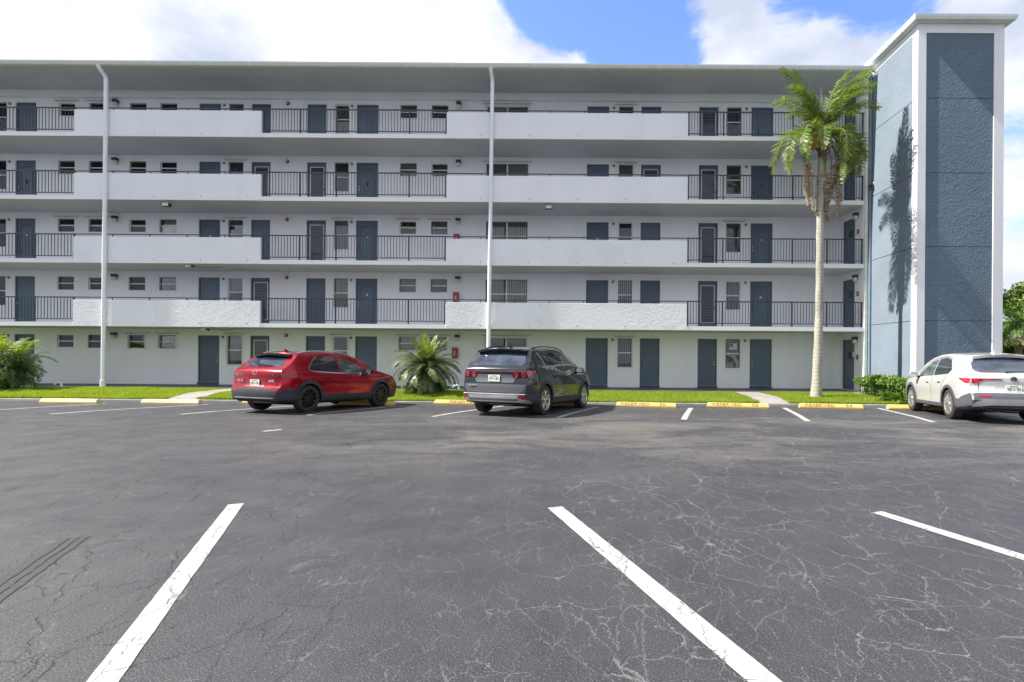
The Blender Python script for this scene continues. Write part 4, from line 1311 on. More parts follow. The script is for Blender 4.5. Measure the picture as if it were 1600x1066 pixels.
def car(sp):
    L, W = sp['L'], sp['W']
    root = empty('parked_car', sp['loc'], sp['rz'], label=sp['label'], cat='car', group='cars parked at the lawn')
    root.rotation_euler = (0, sp.get('pitch', 0), sp['rz'])
    V, F = body_mesh(sp)
    me = bpy.data.meshes.new('body'); me.from_pydata(V, [], F)
    bm = bmesh.new(); bm.from_mesh(me)
    bmesh.ops.remove_doubles(bm, verts=bm.verts, dist=1e-5)
    bmesh.ops.recalc_face_normals(bm, faces=bm.faces)
    bvh = BVHTree.FromBMesh(bm)
    bm.to_mesh(me); bm.free()
    me.materials.append(sp['paint']); me.materials.append(M_under)
    body = bpy.data.objects.new('body', me); link(body)
    # cut the wheel arches
    wr = sp['wr']
    for wx_ in (sp['wx0'], sp['wx1']):
        for sgn in (1, -1):
            c = MB(); R_ = wr + 0.055
            y0, y1 = (W / 2 - 0.34) * sgn, (W / 2 + 0.3) * sgn
            prof = [(0.0, y0), (R_, y0), (R_, y1), (0.0, y1)]
            c.lathe(prof, 'Y', 40, (wx_, 0, wr - 0.01))
            cme = c.mesh('cut', M_under)
            b2 = bmesh.new(); b2.from_mesh(cme); bmesh.ops.remove_doubles(b2, verts=b2.verts, dist=1e-4); bmesh.ops.recalc_face_normals(b2, faces=b2.faces); b2.to_mesh(cme); b2.free()
            co = bpy.data.objects.new('cut', cme); col.objects.link(co)
            md = body.modifiers.new('cut', 'BOOLEAN'); md.operation = 'DIFFERENCE'; md.object = co; md.solver = 'EXACT'
            dg = bpy.context.evaluated_depsgraph_get()
            nm = bpy.data.meshes.new_from_object(body.evaluated_get(dg))
            body.modifiers.clear(); body.data = nm; nm.name = 'body'
            bpy.data.objects.remove(co)
    body.parent = root
    me = body.data
    mi = []
    for p in me.polygons:
        c = p.center; dark = 0
        for wx_ in (sp['wx0'], sp['wx1']):
            if math.hypot(c.x - wx_, c.z - wr + 0.01) < wr + 0.06 and abs(c.y) < W / 2 - 0.015 and (p.normal.y * c.y < 0.2 or math.hypot(c.x - wx_, c.z - wr + 0.01) < wr + 0.05): dark = 1
        if c.z < 0.34 and p.normal.z < -0.6: dark = 1
        if not dark and c.x < sp['wx0'] - wr + 0.08 and c.z < sp['cladz']: dark = 2
        mi.append(dark)
    me.materials.clear()
    for q in (sp['paint'], M_under, sp['clad']): me.materials.append(q)
    me.polygons.foreach_set('material_index', mi)
    me.polygons.foreach_set('use_smooth', [True] * len(me.polygons))
    me.set_sharp_from_angle(angle=R(42))

    def cast(axis, u, v):
        if axis == 'R': o, d = Vector((u, -3, v)), Vector((0, 1, 0))     # right side, (x, z)
        elif axis == 'L': o, d = Vector((u, 3, v)), Vector((0, -1, 0))
        elif axis == 'B': o, d = Vector((-3, u, v)), Vector((1, 0, 0))   # back, (y, z)
        elif axis == 'F': o, d = Vector((L + 3, u, v)), Vector((-1, 0, 0))
        else: o, d = Vector((u, v, 4)), Vector((0, 0, -1))               # top, (x, y)
        h = bvh.ray_cast(o, d)
        return h[0], h[1], d
    def decal(name, poly, axis, mat, off=0.004, parent=None, step=0.05, rnd=True, depth=0.012, **kw):
        if rnd: poly = round_poly(poly)
        # densify the outline
        pts = []
        N = len(poly)
        for i in range(N):
            p, q = Vector(poly[i]), Vector(poly[(i + 1) % N]); n = max(1, int((q - p).length / step))
            for s in range(n): pts.append(p.lerp(q, s / n))
        nb = len(pts)
        us = [p.x for p in pts]; vs_ = [p.y for p in pts]
        def inside(x, y):
            c = False; j = nb - 1
            for i in range(nb):
                if (pts[i].y > y) != (pts[j].y > y) and x < (pts[j].x - pts[i].x) * (y - pts[i].y) / (pts[j].y - pts[i].y) + pts[i].x: c = not c
                j = i
            return c
        allp = list(pts)
        u = min(us) + step / 2
        while u < max(us):
            v = min(vs_) + step / 2
            while v < max(vs_):
                if inside(u, v) and min((Vector((u, v)) - p).length for p in pts) > step * 0.45: allp.append(Vector((u, v)))
                v += step
            u += step
        r = delaunay_2d_cdt(allp, [], [list(range(nb))], 1, 1e-5)
        v2, _, f2 = r[0], r[1], r[2]
        V3 = []; ok = []
        for p in v2:
            h, nrm, d = cast(axis, p.x, p.y)
            if h is None: V3.append(None); continue
            if nrm.dot(d) > 0: nrm = -nrm
            V3.append((h + nrm * off * 0.6 - d * off * 0.4, d))
        m = MB(); mp = {}
        for i, p in enumerate(V3):
            if p is not None: mp[i] = len(m.v); m.v.append(tuple(p[0]))
        edges = {}
        for f in f2:
            if all(i in mp for i in f):
                # drop faces stretched over an edge of the body
                q = [V3[i][0] for i in f]
                if max((q[a] - q[b]).length for a in range(len(q)) for b in range(a)) > step * 9: continue
                m.f.append(tuple(mp[i] for i in f)); m.m.append(0)
                for a in range(len(f)):
                    e = (f[a], f[(a + 1) % len(f)])
                    edges[e] = True
        for (a, b) in list(edges):
            if (b, a) not in edges:
                pa, d = V3[a]; pb, _ = V3[b]
                k = len(m.v); m.v += [tuple(pa + d * depth), tuple(pb + d * depth)]
                m.f.append((mp[a], k, k + 1, mp[b])); m.m.append(0)
        if not m.f: return None
        me_ = bpy.data.meshes.new(name); me_.from_pydata(m.v, [], m.f); me_.materials.append(mat)
        b3 = bmesh.new(); b3.from_mesh(me_); bmesh.ops.recalc_face_normals(b3, faces=b3.faces); b3.to_mesh(me_); b3.free()
        me_.polygons.foreach_set('use_smooth', [True] * len(me_.polygons)); me_.set_sharp_from_angle(angle=R(50))
        return link(bpy.data.objects.new(name, me_), parent or root, **kw)
    def line(name, pts, axis, w, mat, off=0.003, parent=None, closed=False):
        """narrow strip following the body along a polyline"""
        P = [Vector(p) for p in pts]
        if closed: P.append(P[0])
        D = []
        for a, b in zip(P, P[1:]):
            n = max(1, int((b - a).length / 0.04))
            for s in range(n): D.append(a.lerp(b, s / n))
        D.append(P[-1])
        m = MB(); prev = None
        for i, p in enumerate(D):
            t = (D[min(i + 1, len(D) - 1)] - D[max(i - 1, 0)])
            if t.length < 1e-6: continue
            t.normalize(); s = Vector((-t.y, t.x)) * w / 2
            q = []
            for pp in (p + s, p - s):
                h, nrm, d = cast(axis, pp.x, pp.y)
                if h is None: q = None; break
                if nrm.dot(d) > 0: nrm = -nrm
                q.append(h + nrm * off)
            if q is None: prev = None; continue
            if prev and (q[0] - prev[0]).length < 0.3: m.quad(tuple(prev[0]), tuple(q[0]), tuple(q[1]), tuple(prev[1]))
            prev = q
        if not m.f: return None
        return m.obj(name, mat, parent or root, smooth=True, angle=60)
    # wheels
    def wheel(x, sgn):
        wp = empty('wheel', (x, (W / 2 - 0.015) * sgn, wr), 0, parent=root)
        tw_ = sp.get('tw', 0.225)
        s = -sgn
        rr_ = wr * sp.get('rimk', 0.69)
        prof = [(rr_, s * 0.01), (rr_ + 0.01, -0.002 * s), (wr - 0.045, 0.0), (wr - 0.012, s * 0.012), (wr, s * 0.035), (wr, s * (tw_ - 0.035)), (wr - 0.012, s * (tw_ - 0.01)), (rr_, s * tw_)]
        t_ = MB().lathe(prof, 'Y', 48)
        for g in range(3):
            pass
        t_.obj('tyre', M_tyre, wp, smooth=True, angle=35)
        rm = sp['rim']
        m = MB().lathe([(rr_ + 0.004, s * 0.004), (rr_ - 0.008, s * 0.0), (rr_ - 0.022, s * 0.012), (rr_ - 0.03, s * 0.05), (rr_ - 0.03, s * 0.19)], 'Y', 48)
        m.obj('rim', rm, wp, smooth=True, angle=35)
        MB().lathe([(0.0, s * 0.11), (rr_ - 0.03, s * 0.11)], 'Y', 32).obj('brake_disc', M_under, wp)
        ns = sp['spokes']
        for i in range(ns):
            a = 2 * PI * i / ns + 0.3
            sp_ = MB()
            for da in ((-0.5, 0.5) if sp['split'] else (0,)):
                wI, wO = (0.020, 0.024) if sp['split'] else (0.035, 0.028)
                a0_, a1_ = a + da * 0.18, a + da * (0.42 if sp['split'] else 0)
                q = []
                for (rad_, aa, hw) in ((0.04, a0_, wI), (rr_ - 0.015, a1_, wO)):
                    cx, cz = rad_ * math.cos(aa), rad_ * math.sin(aa)
                    tx, tz = -math.sin(a) * hw, math.cos(a) * hw
                    q.append(((cx + tx, cz + tz), (cx - tx, cz - tz)))
                yo0, yo1 = s * 0.022, s * 0.008
                vs = [(q[0][0][0], yo0, q[0][0][1]), (q[0][1][0], yo0, q[0][1][1]), (q[1][1][0], yo1, q[1][1][1]), (q[1][0][0], yo1, q[1][0][1])]
                vs += [(v_[0] * 0.98, v_[1] + s * 0.05, v_[2] * 0.98) for v_ in vs]
                sp_.add(vs, [(0,1,2,3),(4,7,6,5),(0,4,5,1),(1,5,6,2),(2,6,7,3),(3,7,4,0)])
            sp_.obj('spoke', rm, wp, bevel=0.004)
        MB().lathe([(0.0, s * 0.012), (0.045, s * 0.014), (0.058, s * 0.03), (0.06, s * 0.09)], 'Y', 20).obj('hub_cap', rm, wp, smooth=True)
        return wp
    for x in (sp['wx0'], sp['wx1']):
        for s in (1, -1): wheel(x, s)
    # arch cladding, sills
    for ax in 'RL':
        for x in (sp['wx0'], sp['wx1']):
            R0, R1 = wr + 0.050, wr + 0.050 + sp['archw']
            n = 22
            a0_, a1_ = R(-12), R(192)
            poly = [(x + R1 * math.cos(a0_ + (a1_ - a0_) * i / n), wr - 0.01 + R1 * math.sin(a0_ + (a1_ - a0_) * i / n)) for i in range(n + 1)]
            poly += [(x + R0 * math.cos(a1_ - (a1_ - a0_) * i / n), wr - 0.01 + R0 * math.sin(a1_ - (a1_ - a0_) * i / n)) for i in range(n + 1)]
            decal('arch_cladding', poly, ax, sp['clad'], 0.012, rnd=False, step=0.06, depth=0.03)
        zt = sp['sillz']
        decal('sill_cladding', [(sp['wx0'] + wr + 0.06, 0.235), (sp['wx1'] - wr - 0.06, 0.235), (sp['wx1'] - wr - 0.08, zt), (sp['wx0'] + wr + 0.09, zt)], ax, sp['clad'], 0.010, rnd=False, step=0.08, depth=0.03)
        decal('front_cladding', [(sp['wx1'] + wr + 0.06, 0.26), (L - 0.03, 0.26), (L - 0.03, 0.42), (sp['wx1'] + wr + 0.08, 0.45)], ax, sp['clad'], 0.008, rnd=False, step=0.08)
        for (nm_, poly, mt) in sp['side_glass']:
            g = decal(nm_, poly, ax, mt, 0.004, step=0.07)
        if sp.get('chrome'):
            line('window_trim', sp['chrome'], ax, sp.get('chw', 0.022), M_chrome, 0.008)
        for pl_ in sp['seams']: line('panel_seam', pl_, ax, 0.009, M_seam, 0.0025)
        for (hx, hz) in sp['handles']:
            c, nrm, d = cast(ax, hx, hz)
            sgn = -1 if ax == 'R' else 1
            h = MB().box(hx - 0.10, hx + 0.10, c.y + sgn * 0.012, c.y + sgn * 0.04, hz - 0.014, hz + 0.016)
            h.obj('door_handle', sp.get('hmat', sp['paint']), root, bevel=0.008)
        # mirror
        mx, mz = sp['mirror']; sgn = -1 if ax == 'R' else 1
        my = sgn * (W / 2 + 0.02)
        mm_ = MB()
        ring = []
        for (dx, k) in ((-0.05, 0.92), (0.0, 1.0), (0.06, 0.86), (0.11, 0.5)):
            for i in range(16):
                a = 2 * PI * i / 16
                ca, sa = math.cos(a), math.sin(a)
                yy = (abs(ca) ** 0.7) * (1 if ca > 0 else -1) * 0.115 * k; z_ = (abs(sa) ** 0.7) * (1 if sa > 0 else -1) * 0.075 * k
                mm_.v.append((mx + dx, my + sgn * 0.08 + yy, mz + 0.06 + z_))
        for r_ in range(3):
            for i in range(16):
                mm_.f.append((r_ * 16 + i, r_ * 16 + (i + 1) % 16, (r_ + 1) * 16 + (i + 1) % 16, (r_ + 1) * 16 + i)); mm_.m.append(0)
        mm_.f.append(tuple(range(48, 64))); mm_.m.append(0); mm_.f.append(tuple(range(16))); mm_.m.append(0)
        mir = mm_.obj('mirror', sp.get('mirmat', sp['paint']), root, smooth=True, angle=50)
        gl = MB(); n = 16
        gl.v = [(mx - 0.054, my + sgn * 0.08 + (v_[1] - my - sgn * 0.08) * 0.86, mz + 0.06 + (v_[2] - mz - 0.06) * 0.86) for v_ in mm_.v[:16]]; gl.f = [tuple(range(16))]; gl.m = [0]
        gl.obj('mirror_glass', M_chrome, mir)
        MB().tube([(mx + 0.04, sgn * (W / 2 - 0.10), mz - 0.03), (mx + 0.02, my + sgn * 0.02, mz + 0.01)], [0.035, 0.025], 8).obj('mirror_arm', M_black, mir)
        # roof rail
        if sp.get('rails'):
            x0, x1, rm_ = sp['rails']
            pts = []
            for i in range(13):
                x = x0 + (x1 - x0) * i / 12
                yv = sgn * (W / 2) * sp.get('raily', 0.62)
                h, nrm, d = cast('T', x, yv)
                if h is None: continue
                e = min(1, 6 * i / 12, 6 * (12 - i) / 12)
                pts.append((x, yv, h.z + 0.01 + 0.028 * e))
            MB().tube(pts, 0.017, 8).obj('roof_rail', rm_, root, smooth=True)
    # windscreen, rear details
    x0, x1 = sp['screen']
    def top_poly(xa, wa, xb, wb): return [(xa, -wa), (xb, -wb), (xb, wb), (xa, wa)]
    decal('windscreen', top_poly(x0, sp['W'] * 0.355, x1, sp['W'] * 0.40), 'T', M_cg, 0.004, step=0.08)
    for item in sp['rear_parts']:
        nm_, poly, mt = item[:3]; off = item[3] if len(item) > 3 else 0.004
        mir_ = item[4] if len(item) > 4 else False
        decal(nm_, poly, 'B', mt, off, step=0.05, depth=item[5] if len(item) > 5 else 0.012)
        if mir_: decal(nm_, [(-a, b) for (a, b) in poly][::-1], 'B', mt, off, step=0.05)
    for item in sp.get('rear_lines', []): line('panel_seam', item, 'B', 0.010, M_seam, 0.003)
    for item in sp.get('side_parts', []):
        nm_, poly, mt = item[:3]; off = item[3] if len(item) > 3 else 0.004
        for ax in 'RL': decal(nm_, poly, ax, mt, off, step=0.04)
    # spoiler
    h0, _, _ = cast('T', sp['spx'] + 0.06, 0); zt = h0.z
    sw = sp['spw'] / 2; m = MB(); n = 10
    for j in range(n + 1):
        f = 1 - 2 * j / n; y = sw * f
        hh, _, _ = cast('T', sp['spx'] + 0.10, y * 0.97)
        z = (hh.z if hh else zt) + 0.004
        xb = sp['spx'] - sp['spl'] + 0.06 * abs(f) ** 3
        m.v += [(sp['spx'] + 0.16, y, z), (xb, y, z - 0.035 - 0.02 * abs(f)), (xb + 0.015, y, z - 0.085 - 0.02 * abs(f)), (sp['spx'] + 0.12, y, z - 0.11)]
    for j in range(n):
        for k in range(4):
            a = j * 4 + k; b = j * 4 + (k + 1) % 4
            m.f.append((a, b, b + 4, a + 4)); m.m.append(0)
    m.f += [(0, 1, 2, 3), (n * 4, n * 4 + 1, n * 4 + 2, n * 4 + 3)]; m.m += [0, 0]
    spo = m.obj('spoiler', sp['spmat'], root, smooth=True, angle=45)
    # antenna fin
    fx_ = sp['spx'] + 0.30; hh, _, _ = cast('T', fx_, 0)
    m = MB(); m.add([(fx_ - 0.08, -0.03, hh.z - 0.01), (fx_ + 0.10, -0.012, hh.z - 0.01), (fx_ + 0.10, 0.012, hh.z - 0.01), (fx_ - 0.08, 0.03, hh.z - 0.01), (fx_ - 0.085, -0.008, hh.z + 0.065), (fx_ - 0.085, 0.008, hh.z + 0.065), (fx_ - 0.03, 0, hh.z + 0.06)],
                    [(0,3,5,4), (0,4,6,1), (3,2,6,5), (4,5,6), (1,6,2)])
    m.obj('antenna_fin', sp.get('finmat', sp['paint']), root, smooth=True, angle=50)
    # wiper
    (wy0, wz0), (wy1, wz1) = sp['wiper']
    a, _, _ = cast('B', wy0, wz0); b, _, _ = cast('B', wy1, wz1)
    MB().tube([a + Vector((-0.03, 0, 0.01)), a.lerp(b, 0.5) + Vector((-0.035, 0, 0.02)), b + Vector((-0.02, 0, 0.01))], [0.016, 0.009, 0.006], 6).obj('rear_wiper', M_black, root)
    # licence plate
    py_, pz_ = sp['plate']; h, _, _ = cast('B', py_, pz_)
    h = h + Vector((-0.02, 0, 0))
    pl_ = MB().box(h.x - 0.012, h.x, py_ - 0.155, py_ + 0.155, pz_ - 0.078, pz_ + 0.078).obj('licence_plate', M_plate, root, bevel=0.004)
    MB().box(h.x - 0.016, h.x - 0.0125, py_ - 0.08, py_ + 0.08, pz_ + 0.048, pz_ + 0.064).obj('plate_band', M_plate_g, pl_)
    bl = MB().lathe([(0.0, h.x - 0.0155), (0.026, h.x - 0.0155), (0.026, h.x - 0.0125)], 'X', 10, (0, py_, pz_)).obj('plate_emblem', M_plate_o, pl_)
    m = MB(); rc = random.Random(int(L * 1000))
    for yy in (-0.115, -0.085, -0.055, 0.055, 0.085, 0.115):
        m.box(h.x - 0.0155, h.x - 0.0125, py_ + yy - 0.009, py_ + yy - 0.003, pz_ - 0.035, pz_ + 0.028)
        m.box(h.x - 0.0155, h.x - 0.0125, py_ + yy - 0.003, py_ + yy + 0.009, pz_ + rc.choice([-0.035, 0.0, 0.02]), pz_ + 0.028)
    m.obj('plate_characters', M_plate_g, pl_)
    # exhausts, underbody
    for (ey, ez_, er) in sp['exhaust']:
        MB().lathe([(er - 0.008, -0.02 + sp.get('exx', 0.04)), (er, -0.025 + sp.get('exx', 0.04)), (er, 0.3), (er - 0.01, 0.3), (er - 0.01, 0.02)], 'X', 20, (0, ey, ez_)).obj('exhaust', M_chrome, root, smooth=True)
    MB().box(sp['wx0'] - 0.35, sp['wx1'] + 0.4, -W * 0.36, W * 0.36, 0.20, 0.30).obj('underbody', M_under, root, bevel=0.02)
    MB().tube([(sp['wx0'], -W / 2 + 0.2, wr), (sp['wx0'], W / 2 - 0.2, wr)], 0.05, 8).obj('axle', M_under, root)
    MB().box(sp['wx0'] - 0.62, sp['wx0'] - 0.38, -0.34, 0.34, 0.24, 0.38).obj('silencer', simple('muffler_steel', (0.28, 0.26, 0.23), 0.5, 0.5), root, bevel=0.04)
    if sp.get('extra'): sp['extra'](root, cast, decal, line)
    root.scale = (sp.get('sc', 1),) * 3
    return root

def place(wheel_px, wheel_world_X, Yr, heading_deg, sp, side):
    """origin so that the named rear wheel (outer face, ground contact) lies at (X, Y)"""
    th = R(heading_deg)
    rz = PI / 2 - th
    lx, ly = sp['wx0'], (sp['W'] / 2 - 0.015 - 0.11) * side
    sc = sp.get('sc', 1)
    c, s = math.cos(rz), math.sin(rz)
    ox = wheel_world_X - (c * lx - s * ly) * sc; oy = Yr - (s * lx + c * ly) * sc
    fwd = Vector((c, s))
    ra = Vector((ox, oy)) + fwd * sp['wx0']; fa = Vector((ox, oy)) + fwd * sp['wx1']
    za, zb = ground_z(ra.y), ground_z(fa.y)
    slope = (zb - za) / (sp['wx1'] - sp['wx0'])
    sp['pitch'] = -math.atan(slope)
    sp['loc'] = (ox, oy, za - slope * sp['wx0'] + 0.003); sp['rz'] = rz

# ---- red crossover
def red_extra(root, cast, decal, line):
    # winged oval badge, script blocks
    h, _, _ = cast('B', 0.0, 1.005)
    n = 24
    MB().tube([(h.x - 0.012, 0.075 * math.cos(2 * PI * i / n), 1.005 + 0.055 * math.sin(2 * PI * i / n)) for i in range(n + 1)], 0.007, 6).obj('badge_ring', M_chrome, root, smooth=True)
    MB().tube([(h.x - 0.012, 0.068, 1.03), (h.x - 0.014, 0.03, 1.022), (h.x - 0.014, 0.0, 0.99), (h.x - 0.014, -0.03, 1.022), (h.x - 0.012, -0.068, 1.03)], 0.008, 6).obj('badge_wings', M_chrome, root, smooth=True)
    for (y, txt) in ((0.50, 'CX-30'), (-0.53, 'AWD')):
        h, _, _ = cast('B', y, 0.80)
        me = text_mesh(txt, 0.075, 0.004, 0.002); me.materials.clear(); me.materials.append(M_chrome)
        o = bpy.data.objects.new('badge_lettering', me); link(o, root)
        o.rotation_euler = (R(90), 0, R(-90)); o.location = (h.x - 0.03, y, 0.80)
RED = dict(L=4.395, W=1.795, wr=0.345, wx0=0.84, wx1=3.495, tumble=0.36, paint=M_car_red, clad=M_clad, archw=0.085, sillz=0.44, cladz=0.60,
    roof=[(0.0, 1.45), (0.55, 1.475), (0.9, 1.515), (1.4, 1.545), (2.0, 1.54), (2.45, 1.495), (2.8, 1.395), (3.25, 1.16), (3.42, 1.08), (3.6, 1.045), (4.0, 0.955), (4.25, 0.86), (4.395, 0.74)],
    belt=[(0, 1.03), (0.8, 1.025), (1.8, 0.985), (3.0, 0.95), (4.4, 0.85)],
    rear=[(0.0, 0.16), (0.22, 0.13), (0.34, 0.035), (0.50, 0.0), (0.64, 0.02), (0.70, 0.09), (0.86, 0.085), (0.97, 0.06), (1.04, 0.08), (1.10, 0.15), (1.18, 0.29), (1.42, 0.58), (1.5, 0.64), (1.7, 0.7)],
    front=[(0, 0.2), (0.3, 0.06), (0.5, 0.0), (0.7, 0.03), (0.9, 0.14)],
    bottom=[(0, 0.30), (0.6, 0.22), (3.8, 0.20), (4.4, 0.24)],
    side_glass=[('rear_window', [(0.86, 1.12), (1.02, 1.06), (1.86, 1.015), (1.80, 1.40), (1.40, 1.435), (1.10, 1.40)], M_cg),
                ('front_window', [(1.93, 1.01), (2.95, 0.985), (2.86, 1.08), (2.50, 1.27), (2.20, 1.37), (1.87, 1.40)], M_cg_front_lit)],
    chrome=[(1.16, 1.415), (1.0, 1.30), (0.84, 1.12), (0.88, 1.075), (1.02, 1.035), (1.9, 0.99), (3.0, 0.965)],
    seams=[[(1.90, 1.00), (1.93, 0.75), (1.93, 0.45)], [(2.95, 0.95), (3.02, 0.80), (2.96, 0.45)], [(0.92, 1.02), (1.12, 0.86), (1.25, 0.72), (1.30, 0.62)], [(3.30, 1.0), (3.9, 0.93)]],
    handles=[(1.42, 0.87), (2.22, 0.86)], mirror=(2.86, 0.985), mirmat=M_black, rails=(0.72, 2.5, M_silver), raily=0.64,
    screen=(2.62, 3.30),
    rear_parts=[('bumper_cladding', [(-0.86, 0.27), (0.86, 0.27), (0.88, 0.42), (0.86, 0.60), (0.5, 0.625), (-0.5, 0.625), (-0.86, 0.60), (-0.88, 0.42)], M_clad, 0.012),
                ('bumper_crease', [(-0.62, 0.375), (0.62, 0.375), (0.66, 0.40), (-0.66, 0.40)], M_silver, 0.018),
                ('diffuser_slot', [(-0.60, 0.28), (0.60, 0.28), (0.56, 0.35), (-0.56, 0.35)], M_under, 0.016),
                ('bumper_reflector', [(0.52, 0.55), (0.78, 0.56), (0.77, 0.585), (0.53, 0.58)], M_reflector, 0.018, True),
                ('plate_recess', [(-0.34, 0.66), (0.34, 0.66), (0.27, 0.83), (-0.27, 0.83)], paint('red_recess_shade', (0.20, 0.002, 0.008)), 0.003),  # darker red puts the shade of the recess into the colour
                ('rear_screen', [(-0.56, 1.15), (0.56, 1.15), (0.60, 1.22), (0.50, 1.425), (-0.50, 1.425), (-0.60, 1.22)], M_cg_rear, 0.004),
                ('tail_lamp', [(0.34, 0.945), (0.62, 0.90), (0.84, 0.90), (0.86, 0.985), (0.60, 0.99)], M_tail_d, 0.006, True),
                ('tail_lamp_ring', [(0.54, 0.915), (0.60, 0.905), (0.62, 0.945), (0.60, 0.975), (0.54, 0.97)], M_tail, 0.012, True)],
    rear_lines=[[(-0.66, 0.99), (-0.70, 0.80), (-0.64, 0.66)], [(0.66, 0.99), (0.70, 0.80), (0.64, 0.66)]],
    side_parts=[('bumper_side_cladding', [(0.03, 0.26), (0.45, 0.26), (0.46, 0.60), (0.06, 0.60)], M_clad, 0.010), ('tail_lamp', [(0.12, 0.905), (0.32, 0.93), (0.46, 0.965), (0.30, 0.99), (0.12, 0.98)], M_tail_d, 0.006)],
    spx=0.62, spl=0.24, spw=1.16, spmat=M_black, wiper=((0.10, 1.17), (-0.36, 1.17)), plate=(0.0, 0.745), exhaust=[], rim=M_alloy_k, spokes=10, split=False, extra=red_extra, sc=1.0, finmat=M_car_red,
    label='red compact crossover with black wheels and black lower cladding, left of the date palm')
place(None, -6.93, 13.80, 20, RED, -1)
car(RED)

